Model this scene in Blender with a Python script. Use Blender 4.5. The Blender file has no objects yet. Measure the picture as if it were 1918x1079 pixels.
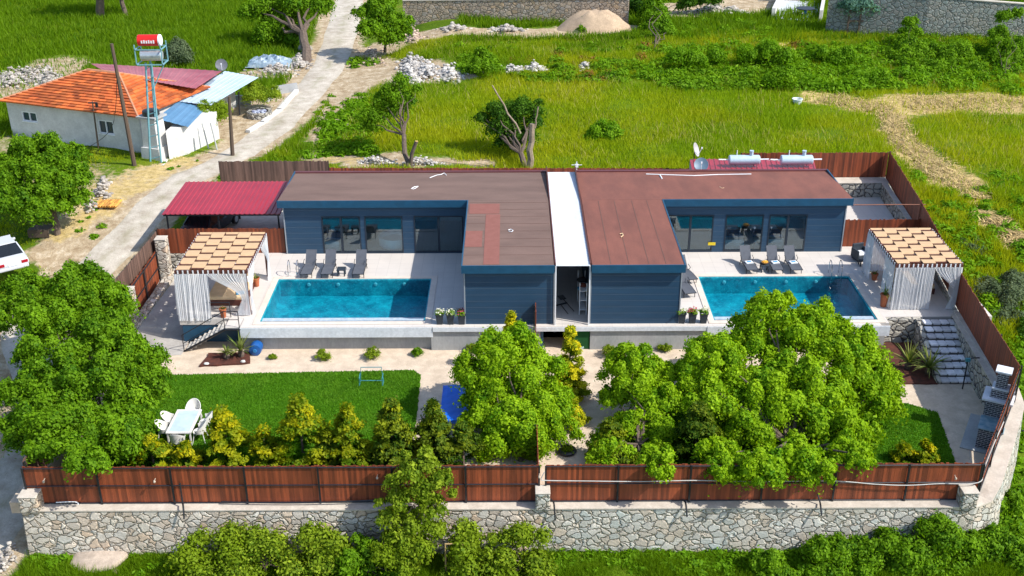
import bpy, math, random
import numpy as np
from mathutils import Vector, Matrix
from mathutils.geometry import delaunay_2d_cdt
random.seed(7); R = random.random
rng = np.random.default_rng(11)
sc = bpy.context.scene; COL = sc.collection
PI = math.pi
# ------------------------------------------------------------------ camera, sky, sun, exposure
F = 2100.; TH = math.radians(25.2); CH = 24.5; RO = .0042; CX, CY = 959., 539.5
f_ = Vector((0, math.cos(TH), -math.sin(TH))); U_ = Vector((0, math.sin(TH), math.cos(TH))); X_ = Vector((1, 0, 0))
r_ = X_*math.cos(RO) - U_*math.sin(RO); u_ = U_*math.cos(RO) + X_*math.sin(RO)
cam = bpy.data.cameras.new('camera'); co = bpy.data.objects.new('camera', cam); COL.objects.link(co)
m = Matrix((r_, u_, -f_)).transposed().to_4x4(); m.translation = (0, 0, CH); co.matrix_world = m
cam.sensor_width = 36; cam.lens = 36*F/1918; cam.clip_end = 1000; cam.clip_start = 1; sc.camera = co
SUN = Vector((.93, -.36, 1.0)).normalized()
w = bpy.data.worlds.new('World'); sc.world = w; w.use_nodes = True
sky = w.node_tree.nodes.new('ShaderNodeTexSky'); sky.sky_type = 'NISHITA'; sky.sun_disc = False
sky.sun_elevation = math.asin(SUN.z); sky.sun_rotation = math.atan2(SUN.x, SUN.y)
bg = w.node_tree.nodes['Background']; w.node_tree.links.new(sky.outputs[0], bg.inputs[0]); bg.inputs[1].default_value = .15
sl = bpy.data.lights.new('sun', 'SUN'); sl.energy = 4.0; sl.angle = math.radians(.5); sl.color = (1, .95, .87)
so = bpy.data.objects.new('sun', sl); COL.objects.link(so); so.rotation_euler = SUN.to_track_quat('Z', 'Y').to_euler()
sc.view_settings.view_transform = 'Standard'; sc.view_settings.look = 'None'; sc.view_settings.exposure = 0.66; sc.view_settings.gamma = 1
# ------------------------------------------------------------------ pixel -> world
def ray(px, py): return f_ + r_*((px-CX)/F) - u_*((py-CY)/F)
def P(px, py, z=0.):
    d = ray(px, py); t = (z-CH)/d.z; return Vector((d.x*t, d.y*t, z))
def PY(px, py, Y):
    d = ray(px, py); t = Y/d.y; return Vector((d.x*t, Y, CH+d.z*t))
def depth(v): return (Vector(v)-Vector((0, 0, CH))).dot(f_)
# ------------------------------------------------------------------ terrain function
def sst(a, b, v):
    t = np.clip((v-a)/(b-a), 0, 1); return t*t*(3-2*t)
def ter(x, y):
    x = np.asarray(x, float); y = np.asarray(y, float)
    top = .5 + .6*sst(-14, -6, x); left = 1-sst(-16, -10, x)
    a = 36+1.5*left; b = 62+6*left
    z = -3.3 + (top+3.3)*sst(a, b, y)
    return z + .6*sst(84, 100, y)*sst(-12, -4, x)
def T(x, y, dz=0.): return Vector((x, y, float(ter(x, y))+dz))
def PT(px, py):
    z = 0.
    for _ in range(12):
        p = P(px, py, z); z = float(ter(p.x, p.y))
    return Vector((p.x, p.y, z))
# ------------------------------------------------------------------ materials
def nn(t, k, **kw):
    n = t.nodes.new(k)
    for a, b in kw.items(): setattr(n, a, b)
    return n
def base(name):
    m = bpy.data.materials.new(name); m.use_nodes = True; t = m.node_tree
    return m, t, t.nodes['Principled BSDF'], t.links.new
def noise(t, vec, scale, detail=4, rough=.6):
    n = nn(t, 'ShaderNodeTexNoise'); n.inputs['Scale'].default_value = scale; n.inputs['Detail'].default_value = detail
    n.inputs['Roughness'].default_value = rough; t.links.new(vec, n.inputs['Vector']); return n.outputs['Fac']
def ramp(t, fac, stops):
    n = nn(t, 'ShaderNodeValToRGB'); e = n.color_ramp.elements
    while len(e) < len(stops): e.new(.5)
    for i, (p, c) in enumerate(stops): e[i].position = p; e[i].color = (*c, 1)
    t.links.new(fac, n.inputs[0]); return n.outputs[0]
def mix(t, fac, a, b, mode='MIX'):
    n = nn(t, 'ShaderNodeMix', data_type='RGBA', blend_type=mode)
    for s, v in ((n.inputs[0], fac), (n.inputs[6], a), (n.inputs[7], b)):
        if isinstance(v, (int, float)): s.default_value = v
        elif isinstance(v, tuple): s.default_value = (*v, 1)
        else: t.links.new(v, s)
    return n.outputs[2]
def mrange(t, v, a, b, c, d):
    n = nn(t, 'ShaderNodeMapRange'); t.links.new(v, n.inputs[0])
    for i, k in enumerate((a, b, c, d)): n.inputs[i+1].default_value = k
    return n.outputs[0]
def bump(t, bs, h, strength, dist=.02):
    n = nn(t, 'ShaderNodeBump'); n.inputs['Strength'].default_value = strength; n.inputs['Distance'].default_value = dist
    t.links.new(h, n.inputs['Height']); t.links.new(n.outputs[0], bs.inputs['Normal'])
def objc(t, scale=None):
    tc = nn(t, 'ShaderNodeTexCoord'); v = tc.outputs['Object']
    if scale:
        mp = nn(t, 'ShaderNodeMapping'); mp.inputs['Scale'].default_value = scale; t.links.new(v, mp.inputs[0]); v = mp.outputs[0]
    return v
def geo(t):
    return nn(t, 'ShaderNodeNewGeometry').outputs['Position']
def attr(t, name='rnd'): return nn(t, 'ShaderNodeAttribute', attribute_name=name).outputs['Fac']
MC = {}
def M(name, c1, c2=None, rough=.7, scale=2.5, fine=0, bmp=0, bsc=30, metal=0, rnd=False, stretch=None, spec=.5, lo=.35, hi=.65):
    if name in MC: return MC[name]
    m, t, b, L = base(name); v = objc(t, stretch)
    if c2 is None: c2 = tuple(x*.8 for x in c1)
    n1 = noise(t, v, scale, 5)
    c = mix(t, mrange(t, n1, lo, hi, 0, 1), c1, c2)
    if fine:
        c = mix(t, mrange(t, noise(t, v, fine, 3), .3, .7, 0, .45), c, tuple(x*.55 for x in c1))
    if rnd:
        g = mrange(t, attr(t), 0, 1, .55, 1.35)
        k = nn(t, 'ShaderNodeVectorMath', operation='SCALE'); L(c, k.inputs[0]); L(g, k.inputs['Scale']); c = k.outputs[0]
    L(c, b.inputs['Base Color']); b.inputs['Roughness'].default_value = rough; b.inputs['Metallic'].default_value = metal
    b.inputs['Specular IOR Level'].default_value = spec
    if bmp: bump(t, b, noise(t, v, bsc, 4), bmp)
    MC[name] = m; return m
def stone_mat(name, cols, mortar, scale=2.6, w=.05, ztilt=1.3, warp=.35, dirt=None):
    m, t, b, L = base(name); v = objc(t, (1, 1, ztilt))
    nz = nn(t, 'ShaderNodeTexNoise'); nz.inputs['Scale'].default_value = 2.2; nz.inputs['Detail'].default_value = 3; L(v, nz.inputs['Vector'])
    ad = nn(t, 'ShaderNodeVectorMath', operation='MULTIPLY_ADD'); L(nz.outputs['Color'], ad.inputs[0]); ad.inputs[1].default_value = (warp,)*3; L(v, ad.inputs[2])
    vo = nn(t, 'ShaderNodeTexVoronoi'); vo.inputs['Scale'].default_value = scale; L(ad.outputs[0], vo.inputs['Vector'])
    ve = nn(t, 'ShaderNodeTexVoronoi', feature='DISTANCE_TO_EDGE'); ve.inputs['Scale'].default_value = scale; L(ad.outputs[0], ve.inputs['Vector'])
    sp = nn(t, 'ShaderNodeSeparateColor'); L(vo.outputs['Color'], sp.inputs[0])
    k = len(cols); c = ramp(t, sp.outputs[0], [(i/(k-1), cc) for i, cc in enumerate(cols)])
    c = mix(t, mrange(t, noise(t, v, 9, 6), .35, .7, 0, .5), c, tuple(x*.5 for x in cols[0]))
    c = mix(t, mrange(t, sp.outputs[1], 0, 1, 0, .35), c, (.12, .11, .10))
    e = mrange(t, ve.outputs['Distance'], w*.35, w, 0, 1)
    c = mix(t, e, mortar, c)
    c = mix(t, mrange(t, noise(t, v, .5, 5, .7), .5, .72, 0, .45), c, (.26, .22, .15))
    L(c, b.inputs['Base Color']); b.inputs['Roughness'].default_value = .85
    h = mix(t, mrange(t, ve.outputs['Distance'], 0, w*2.5, 0, 1), (0, 0, 0), (1, 1, 1)); h2 = mix(t, .25, h, noise(t, v, 14, 4))
    bump(t, b, h2, 1.0, .09); MC[name] = m; return m
def leaf_mat(name, c1, c2, c3=None, trans=.4, nscale=.7):
    m, t, b, L = base(name); t.nodes.remove(b); pos = geo(t)
    a = attr(t); c = mix(t, a, c1, c2)
    if c3: c = mix(t, mrange(t, noise(t, pos, nscale, 3), .42, .62, 0, 1), c, c3)
    d = nn(t, 'ShaderNodeBsdfDiffuse'); tr = nn(t, 'ShaderNodeBsdfTranslucent'); L(c, d.inputs[0])
    L(mix(t, 1.0, c, (1.25, 1.2, .5), 'MULTIPLY'), tr.inputs[0])
    ms = nn(t, 'ShaderNodeMixShader'); ms.inputs[0].default_value = trans; L(d.outputs[0], ms.inputs[1]); L(tr.outputs[0], ms.inputs[2])
    g = nn(t, 'ShaderNodeBsdfGlossy'); g.inputs['Roughness'].default_value = .6; g.inputs[0].default_value = (.7, .8, .5, 1)
    m2 = nn(t, 'ShaderNodeMixShader'); m2.inputs[0].default_value = .012; L(ms.outputs[0], m2.inputs[1]); L(g.outputs[0], m2.inputs[2])
    L(m2.outputs[0], t.nodes['Material Output'].inputs[0]); MC[name] = m; return m
def glass_mat(name, tint, refl=.12, op=.45):
    m, t, b, L = base(name); t.nodes.remove(b)
    tr = nn(t, 'ShaderNodeBsdfTransparent'); tr.inputs[0].default_value = (*tint, 1)
    g = nn(t, 'ShaderNodeBsdfGlossy'); g.inputs['Roughness'].default_value = .03; g.inputs[0].default_value = (.9, .95, 1, 1)
    fr = nn(t, 'ShaderNodeFresnel'); fr.inputs[0].default_value = 1.5
    ms = nn(t, 'ShaderNodeMixShader'); L(mrange(t, fr.outputs[0], 0, 1, refl, 1), ms.inputs[0]); L(tr.outputs[0], ms.inputs[1]); L(g.outputs[0], ms.inputs[2])
    L(ms.outputs[0], t.nodes['Material Output'].inputs[0]); MC[name] = m; return m
def water_mat():
    m, t, b, L = base('water'); t.nodes.remove(b); v = objc(t)
    tr = nn(t, 'ShaderNodeBsdfTransparent'); tr.inputs[0].default_value = (.45, .90, .97, 1)
    g = nn(t, 'ShaderNodeBsdfGlossy'); g.inputs['Roughness'].default_value = .04
    fr = nn(t, 'ShaderNodeFresnel'); fr.inputs[0].default_value = 1.33
    bm = nn(t, 'ShaderNodeBump'); bm.inputs['Strength'].default_value = .5; bm.inputs['Distance'].default_value = .03
    L(noise(t, v, 3.5, 5), bm.inputs['Height']); L(bm.outputs[0], g.inputs['Normal']); L(bm.outputs[0], fr.inputs['Normal'])
    ms = nn(t, 'ShaderNodeMixShader'); L(fr.outputs[0], ms.inputs[0]); L(tr.outputs[0], ms.inputs[1]); L(g.outputs[0], ms.inputs[2])
    L(ms.outputs[0], t.nodes['Material Output'].inputs[0]); return m
def pool_mat():
    m, t, b, L = base('pool_tile'); v = objc(t)
    br = nn(t, 'ShaderNodeTexVoronoi', feature='SMOOTH_F1'); br.inputs['Scale'].default_value = 2.6; L(v, br.inputs['Vector'])
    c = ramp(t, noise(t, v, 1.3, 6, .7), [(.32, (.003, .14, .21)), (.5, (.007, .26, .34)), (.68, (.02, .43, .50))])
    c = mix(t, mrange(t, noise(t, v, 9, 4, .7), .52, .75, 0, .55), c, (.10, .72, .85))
    L(c, b.inputs['Base Color']); b.inputs['Roughness'].default_value = .4; return m
def siding_mat(name, c, step=.2):
    m, t, b, L = base(name); v = objc(t); s = nn(t, 'ShaderNodeSeparateXYZ'); L(v, s.inputs[0])
    md = nn(t, 'ShaderNodeMath', operation='MODULO'); 
    ad = nn(t, 'ShaderNodeMath', operation='ADD'); L(s.outputs[2], ad.inputs[0]); ad.inputs[1].default_value = 10
    L(ad.outputs[0], md.inputs[0]); md.inputs[1].default_value = step
    ln = mrange(t, md.outputs[0], 0, .022, 0, 1)
    col = mix(t, mrange(t, noise(t, objc(t, (.6, .6, 2.5)), 1.3, 4), .3, .7, 0, 1), c, tuple(x*.8 for x in c))
    col = mix(t, mrange(t, noise(t, v, 30, 3), .55, .75, 0, .25), col, tuple(min(1, x*1.6+.02) for x in c))
    L(mix(t, ln, (.05, .11, .17), col), b.inputs['Base Color']); b.inputs['Roughness'].default_value = .55
    bump(t, b, ln, .6, .015); return m
def tile_mat(name, c1, c2, mortar, sz=.6, rough=.55):
    m, t, b, L = base(name); v = objc(t)
    br = nn(t, 'ShaderNodeTexBrick', offset=0); L(v, br.inputs['Vector'])
    br.inputs['Scale'].default_value = 1; br.inputs['Brick Width'].default_value = sz; br.inputs['Row Height'].default_value = sz
    br.inputs['Mortar Size'].default_value = .008; br.inputs['Color1'].default_value = (*c1, 1); br.inputs['Color2'].default_value = (*c2, 1); br.inputs['Mortar'].default_value = (*mortar, 1)
    c = mix(t, mrange(t, noise(t, v, .7, 6), .4, .75, 0, .35), br.outputs[0], tuple(x*.72 for x in c1))
    L(c, b.inputs['Base Color']); b.inputs['Roughness'].default_value = rough; return m
def brick_mat(name, c1, c2, mortar, bw=.24, bh=.085):
    m, t, b, L = base(name); v = objc(t)
    s = nn(t, 'ShaderNodeSeparateXYZ'); L(v, s.inputs[0]); ad = nn(t, 'ShaderNodeMath', operation='ADD'); L(s.outputs[0], ad.inputs[0]); L(s.outputs[1], ad.inputs[1])
    cb = nn(t, 'ShaderNodeCombineXYZ'); L(ad.outputs[0], cb.inputs[0]); L(s.outputs[2], cb.inputs[1])
    br = nn(t, 'ShaderNodeTexBrick'); L(cb.outputs[0], br.inputs['Vector']); br.inputs['Scale'].default_value = 1
    br.inputs['Brick Width'].default_value = bw; br.inputs['Row Height'].default_value = bh; br.inputs['Mortar Size'].default_value = .012
    br.inputs['Color1'].default_value = (*c1, 1); br.inputs['Color2'].default_value = (*c2, 1); br.inputs['Mortar'].default_value = (*mortar, 1)
    L(br.outputs[0], b.inputs['Base Color']); b.inputs['Roughness'].default_value = .6; return m
def curtain_mat():
    m, t, b, L = base('sheer_curtain'); t.nodes.remove(b)
    d = nn(t, 'ShaderNodeBsdfDiffuse'); d.inputs[0].default_value = (.85, .86, .88, 1)
    tl = nn(t, 'ShaderNodeBsdfTranslucent'); tl.inputs[0].default_value = (.8, .82, .85, 1)
    a = nn(t, 'ShaderNodeMixShader'); a.inputs[0].default_value = .45; L(d.outputs[0], a.inputs[1]); L(tl.outputs[0], a.inputs[2])
    tr = nn(t, 'ShaderNodeBsdfTransparent'); b2 = nn(t, 'ShaderNodeMixShader'); b2.inputs[0].default_value = .16
    L(a.outputs[0], b2.inputs[1]); L(tr.outputs[0], b2.inputs[2]); L(b2.outputs[0], t.nodes['Material Output'].inputs[0]); return m
def ground_mat():
    m, t, b, L = base('ground'); v = geo(t)
    g = ramp(t, noise(t, v, .35, 6), [(.3, (.05, .10, .005)), (.55, (.10, .17, .006)), (.75, (.18, .19, .02))])
    d = ramp(t, noise(t, v, 1.6, 8, .75), [(.3, (.22, .15, .08)), (.5, (.40, .31, .20)), (.68, (.60, .51, .38))])
    s = ramp(t, noise(t, v, 2.5, 6, .7), [(.3, (.30, .22, .07)), (.7, (.66, .50, .24))])
    k = noise(t, v, 2.2, 6, .7)
    ad = nn(t, 'ShaderNodeMath', operation='ADD'); L(attr(t, 'dirt'), ad.inputs[0]); L(mrange(t, k, 0, 1, -.45, .45), ad.inputs[1])
    c = mix(t, mrange(t, ad.outputs[0], .38, .6, 0, 1), g, d)
    a2 = nn(t, 'ShaderNodeMath', operation='ADD'); L(attr(t, 'straw'), a2.inputs[0]); L(mrange(t, k, 0, 1, -.45, .45), a2.inputs[1])
    c = mix(t, mrange(t, a2.outputs[0], .4, .6, 0, 1), c, s)
    L(c, b.inputs['Base Color']); b.inputs['Roughness'].default_value = .95; b.inputs['Specular IOR Level'].default_value = .1
    bump(t, b, noise(t, v, 6, 8, .7), .8, .12); return m
def road_mat():
    m, t, b, L = base('dirt_road'); v = geo(t)
    c = ramp(t, noise(t, v, 1.1, 9, .7), [(.3, (.30, .25, .19)), (.5, (.45, .40, .33)), (.7, (.58, .53, .45))])
    c = mix(t, mrange(t, noise(t, v, 14, 5, .7), .5, .75, 0, .5), c, (.22, .19, .15))
    u = attr(t, 'across'); cv = ramp(t, u, [(0, (1, 1, 1)), (.2, (0, 0, 0)), (.32, (0, 0, 0)), (.5, (.8, .8, .8)), (.68, (0, 0, 0)), (.8, (0, 0, 0)), (1, (1, 1, 1))])
    mm = nn(t, 'ShaderNodeMath', operation='MULTIPLY'); L(cv, mm.inputs[0]); L(mrange(t, noise(t, v, .8, 6), .4, .65, 0, .75), mm.inputs[1])
    c = mix(t, mm.outputs[0], c, (.20, .19, .09))
    L(c, b.inputs['Base Color']); b.inputs['Roughness'].default_value = .95; bump(t, b, noise(t, v, 8, 8), .7, .05); return m
SID = siding_mat('blue_siding', (.013, .055, .112), .33); FAS = M('fascia_blue', (.008, .07, .14), (.006, .055, .11), rough=.45)
ROOF_L = M('roof_felt_brown', (.185, .115, .092), (.135, .083, .066), rough=.9, scale=1.1, stretch=(.35, 1, 1), fine=40, bmp=.4)
ROOF_R = M('roof_felt_red', (.225, .080, .055), (.15, .055, .04), rough=.9, scale=1.1, stretch=(1, .35, 1), fine=40, bmp=.4)
SEAM = M('roof_seam', (.13, .07, .055), rough=.9); PATCH = M('roof_patch_red', (.25, .095, .075), (.22, .08, .06), rough=.9, fine=40)
WHITE = M('white_metal', (.78, .80, .82), (.70, .72, .75), rough=.4, scale=1); PLAST = M('white_plaster', (.70, .69, .67), (.54, .53, .51), rough=.85, scale=1.2, fine=9)
CONC = M('concrete_wall', (.42, .43, .43), (.32, .33, .34), rough=.85, scale=.9, fine=12, stretch=(1, 1, .4))
CAP = M('pale_render', (.60, .54, .46), (.45, .40, .33), rough=.85, scale=2, fine=12)
TERR = tile_mat('terrace_tile', (.60, .555, .51), (.57, .53, .49), (.45, .42, .39)); COPE = M('coping', (.66, .58, .50), (.58, .50, .43), rough=.6)
WOOD = M('stained_wood', (.28, .062, .020), (.15, .034, .012), rough=.6, scale=1.4, rnd=True, stretch=(6, 6, .5), fine=3)
WOODG = M('weathered_wood', (.17, .10, .075), (.10, .055, .04), rough=.85, scale=1.4, rnd=True, stretch=(6, 6, .5), fine=3)
STEEL = M('dark_steel', (.022, .024, .030), rough=.4, metal=.3); BLACK = M('black_plastic', (.018, .02, .024), rough=.45)
REDM = M('red_sheet_metal', (.33, .018, .035), (.27, .015, .03), rough=.4, scale=.6, spec=.5); CHROME = M('chrome', (.7, .72, .75), rough=.15, metal=1)
GALV = M('galvanized', (.55, .60, .64), (.45, .5, .54), rough=.35, metal=.6); BOIL = M('boiler_shell', (.50, .62, .72), (.42, .54, .64), rough=.3, metal=.2)
STONE = stone_mat('pale_rubble_wall', [(.66, .60, .50), (.76, .69, .58), (.56, .55, .50), (.68, .50, .34), (.84, .79, .70)], (.30, .25, .19), 2.8, warp=.5)
STONEG = stone_mat('grey_rubble_wall', [(.58, .56, .50), (.68, .65, .57), (.46, .51, .48), (.62, .52, .40), (.64, .66, .60)], (.25, .22, .17), 2.8, warp=.5)
STONED = stone_mat('dark_joint_wall', [(.48, .45, .38), (.60, .56, .47), (.40, .39, .36), (.62, .58, .50)], (.035, .035, .04), 2.4, .07)
STONEF = stone_mat('far_wall_stone', [(.46, .36, .27), (.58, .44, .31), (.42, .37, .32), (.56, .38, .22), (.54, .48, .42)], (.14, .11, .09), 2.4)
STONEF2 = stone_mat('far_grey_wall_stone', [(.26, .29, .27), (.34, .36, .33), (.22, .27, .26), (.36, .34, .29)], (.10, .105, .095), 2.2)
STEP = M('step_stone', (.72, .70, .70), (.55, .54, .56), rough=.8, scale=5, rnd=True); MORT = M('step_mortar', (.10, .09, .085), rough=.9)
ROCK = M('rock', (.42, .38, .34), (.36, .33, .29), rough=.9, scale=3, rnd=True, bmp=.5); GRAV = M('gravel', (.68, .56, .43), (.50, .40, .30), rough=.95, scale=1.6, fine=13, bmp=1, bsc=26)
DRIVE = M('driveway_concrete', (.50, .47, .43), (.30, .28, .26), rough=.8, scale=.7, fine=7); LAWN = M('lawn_turf', (.05, .17, .008), (.09, .22, .012), rough=.95, scale=.9, fine=16, bmp=1, bsc=50, spec=.1)
GLASS = glass_mat('window_glass', (.62, .80, .86), .07); FRAME = M('window_frame', (.010, .022, .038), rough=.4)
WICK = M('dark_wicker', (.028, .04, .055), rough=.6, fine=30); SLING = M('sling_fabric', (.085, .095, .115), (.065, .072, .09), rough=.8); TEAL = M('teal_paint', (.05, .25, .30), rough=.5)
TERRA = M('terracotta', (.42, .12, .045), (.32, .09, .035), rough=.8); TAN = M('woven_tan', (.62, .42, .24), (.50, .33, .18), rough=.85, fine=25, stretch=(1, 8, 1)); BROWN = M('brown_beam', (.10, .028, .018), rough=.6)
CURT = curtain_mat(); CREAM = M('cream_fabric', (.68, .50, .30), (.58, .42, .25), rough=.9); WFAB = M('white_fabric', (.75, .77, .80), rough=.9); BLUEF = M('blue_fabric', (.06, .30, .55), rough=.9)
BLUE = M('blue_cover', (.005, .15, .72), (.004, .11, .58), rough=.5, scale=2, bmp=.3, bsc=4); SOIL = M('bark_mulch', (.11, .028, .015), (.05, .016, .01), rough=.95, fine=18, scale=4)
OTILE = M('clay_roof_tile', (.60, .155, .032), (.44, .085, .018), rough=.8, rnd=True, scale=1.6, fine=6); POLE = M('pole_wood', (.10, .07, .05), rough=.9, stretch=(4, 4, .5))
BARK = M('bark', (.085, .06, .045), (.14, .105, .08), rough=.95, scale=5, bmp=.6, bsc=14); POOLM = pool_mat(); WATER = water_mat()
STRAWM = M('straw', (.58, .44, .20), (.36, .25, .09), rough=.95, rnd=True)
LF_A = leaf_mat('leaf_deep', (.035, .12, .004), (.20, .37, .010), (.14, .28, .007), nscale=1.3); LF_B = leaf_mat('leaf_bright', (.07, .21, .004), (.34, .52, .012), (.26, .42, .008), nscale=1.3)
LF_C = leaf_mat('leaf_dark', (.02, .075, .006), (.09, .20, .010)); LF_V = leaf_mat('leaf_vine', (.05, .12, .004), (.36, .46, .03), (.18, .27, .01)); LF_O = leaf_mat('leaf_olive', (.07, .11, .05), (.17, .22, .12))
LF_S = leaf_mat('leaf_silver', (.09, .19, .15), (.16, .32, .24)); LF_G = leaf_mat('leaf_golden_conifer', (.06, .17, .004), (.66, .58, .010), trans=.5); LF_D = leaf_mat('leaf_green_conifer', (.02, .075, .005), (.34, .38, .010)); LF_Y = leaf_mat('leaf_yellow_cypress', (.13, .22, .006), (.66, .58, .012)); LF_P = leaf_mat('leaf_palm', (.10, .17, .03), (.30, .32, .10))
LF_W = leaf_mat('leaf_weed', (.07, .19, .004), (.20, .36, .008), (.13, .28, .006)); GR = leaf_mat('meadow_blade', (.09, .20, .004), (.29, .41, .006), (.37, .41, .010), nscale=.09, trans=.45); GR2 = leaf_mat('deep_blade', (.04, .13, .003), (.19, .30, .005), (.13, .24, .004), nscale=.25, trans=.45)
ASTRO = M('green_turf_mat', (.004, .085, .015), rough=.95, fine=30); SAND = M('sand', (.50, .37, .25), (.38, .28, .19), rough=.95, fine=10, bmp=.5)
# ------------------------------------------------------------------ mesh builder
class MB:
    def __init__(s): s.v = []; s.f = []; s.r = []
    def add(s, vs, fs, r=None):
        n = len(s.v); s.v += [tuple(v) for v in vs]; r = R() if r is None else r
        for f in fs: s.f.append(tuple(i+n for i in f)); s.r.append(r)
        return s
    def box(s, c, d, rz=0, r=None, taper=1.0, M4=None):
        vs = []
        for k in (-1, 1):
            q = taper if k > 0 else 1
            for i, j in ((-1, -1), (1, -1), (1, 1), (-1, 1)):
                x, y = i*d[0]/2*q, j*d[1]/2*q
                p = Vector((x*math.cos(rz)-y*math.sin(rz), x*math.sin(rz)+y*math.cos(rz), k*d[2]/2))
                if M4: p = M4 @ p
                vs.append(p+Vector(c))
        return s.add(vs, [(3, 2, 1, 0), (4, 5, 6, 7), (0, 1, 5, 4), (1, 2, 6, 5), (2, 3, 7, 6), (3, 0, 4, 7)], r)
    def bx(s, x0, x1, y0, y1, z0, z1, r=None): return s.box(((x0+x1)/2, (y0+y1)/2, (z0+z1)/2), (x1-x0, y1-y0, z1-z0), 0, r)
    def tube(s, pts, rad, n=8, cap=True, r=None):
        pts = [Vector(p) for p in pts]; rad = rad if isinstance(rad, (list, tuple)) else [rad]*len(pts); vs = []; fs = []
        for i, p in enumerate(pts):
            d = (pts[min(i+1, len(pts)-1)]-pts[max(i-1, 0)]); d = d.normalized() if d.length > 1e-6 else Vector((0, 0, 1))
            a = d.cross(Vector((0, 0, 1)) if abs(d.z) < .9 else Vector((1, 0, 0))).normalized(); b = d.cross(a)
            for k in range(n): t = 2*PI*k/n; vs.append(p+(a*math.cos(t)+b*math.sin(t))*rad[i])
        for i in range(len(pts)-1):
            for k in range(n): fs.append((i*n+k, i*n+(k+1) % n, (i+1)*n+(k+1) % n, (i+1)*n+k))
        if cap: fs.append(tuple(range(n))); fs.append(tuple(range((len(pts)-1)*n, len(pts)*n)))
        return s.add(vs, fs, r)
    def lathe(s, c, prof, n=16, r=None, ax=None):
        vs = []; fs = []
        for (q, z) in prof:
            for k in range(n):
                p = Vector((q*math.cos(2*PI*k/n), q*math.sin(2*PI*k/n), z))
                if ax: p = ax @ p
                vs.append(p+Vector(c))
        for i in range(len(prof)-1):
            for k in range(n): fs.append((i*n+k, i*n+(k+1) % n, (i+1)*n+(k+1) % n, (i+1)*n+k))
        fs.append(tuple(range(n))[::-1]); fs.append(tuple(range((len(prof)-1)*n, len(prof)*n)))
        return s.add(vs, fs, r)
    def prism(s, poly, z0, z1, r=None):
        n = len(poly); vs = [(p[0], p[1], z0) for p in poly]+[(p[0], p[1], z1) for p in poly]
        return s.add(vs, [tuple(range(n))[::-1], tuple(range(n, 2*n))]+[(i, (i+1) % n, n+(i+1) % n, n+i) for i in range(n)], r)
    def quad(s, *p, r=None): return s.add(p, [tuple(range(len(p)))], r)
    def slab(s, pts, th, r=None):   # any planar polygon, given a thickness downward
        n = len(pts); vs = [tuple(p) for p in pts]+[(p[0], p[1], p[2]-th) for p in pts]
        return s.add(vs, [tuple(range(n)), tuple(range(n, 2*n))[::-1]]+[(i, n+i, n+(i+1) % n, (i+1) % n) for i in range(n)], r)
    def rock(s, c, q, n=9, sq=.7, r=None):
        a = np.random.default_rng(int(R()*1e6)); vs = []; fs = []; k = [(0, -1)]+[(1, t) for t in (-.5, .05, .55)]+[(0, 1)]
        for lat in (-.55, 0, .5):
            for j in range(7):
                t = 2*PI*j/7; m = math.sqrt(1-lat*lat)*(.8+.4*a.random()); vs.append((c[0]+q*m*math.cos(t), c[1]+q*m*math.sin(t)*.85, c[2]+q*sq*lat*(.8+.4*a.random())))
        vs += [(c[0], c[1], c[2]-q*sq), (c[0]+q*.1, c[1], c[2]+q*sq*(.7+.3*a.random()))]
        for l in range(2):
            for j in range(7): fs.append((l*7+j, l*7+(j+1) % 7, (l+1)*7+(j+1) % 7, (l+1)*7+j))
        for j in range(7): fs.append((21, (j+1) % 7, j)); fs.append((22, 14+j, 14+(j+1) % 7))
        return s.add(vs, fs, r)
def wloc(o):
    l = Vector((0, 0, 0))
    while o: l += o.location; o = o.parent
    return l
def np_obj(name, V, Fc, Rn, mat, parent=None, smooth=False, loc=None):
    me = bpy.data.meshes.new(name); k = Fc.shape[1]
    me.vertices.add(len(V)); me.vertices.foreach_set('co', np.asarray(V, np.float32).ravel())
    me.loops.add(Fc.size); me.loops.foreach_set('vertex_index', Fc.ravel().astype(np.int32))
    me.polygons.add(len(Fc)); me.polygons.foreach_set('loop_start', np.arange(0, Fc.size, k, dtype=np.int32))
    me.update(calc_edges=True); me.materials.append(mat)
    if Rn is not None:
        a = me.attributes.new('rnd', 'FLOAT', 'FACE'); a.data.foreach_set('value', np.asarray(Rn, np.float32))
    o = bpy.data.objects.new(name, me); COL.objects.link(o)
    if parent: o.parent = parent
    if loc is not None: o.location = loc
    return o
def build(name, mb, mat, parent=None, world=False, smooth=False, bevel=0, label=None, cat=None, group=None, kind=None, bseg=2):
    me = bpy.data.meshes.new(name); vs = mb.v; loc = None
    if parent is not None and world:
        w0 = wloc(parent); vs = [(v[0]-w0.x, v[1]-w0.y, v[2]-w0.z) for v in vs]
    if parent is None:
        a = np.array(vs); c = (a.min(0)+a.max(0))/2; c[2] = a[:, 2].min()
        if kind == 'structure': c[:] = 0
        vs = [tuple(v-c) for v in a]; loc = Vector(c)
    me.from_pydata(vs, [], mb.f); me.update()
    at = me.attributes.new('rnd', 'FLOAT', 'FACE'); at.data.foreach_set('value', mb.r)
    me.materials.append(mat)
    if smooth:
        me.polygons.foreach_set('use_smooth', [True]*len(me.polygons))
    o = bpy.data.objects.new(name, me); COL.objects.link(o)
    if loc is not None: o.location = loc
    if parent is not None: o.parent = parent
    if smooth and hasattr(me, 'set_sharp_from_angle'): me.set_sharp_from_angle(angle=math.radians(40))
    if bevel:
        b = o.modifiers.new('bevel', 'BEVEL'); b.width = bevel; b.segments = bseg; b.limit_method = 'ANGLE'
    tag(o, label, cat, group, kind); return o
def tag(o, label=None, cat=None, group=None, kind=None):
    for k, v in (('label', label), ('category', cat), ('group', group), ('kind', kind)):
        if v: o[k] = v
    return o
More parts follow.
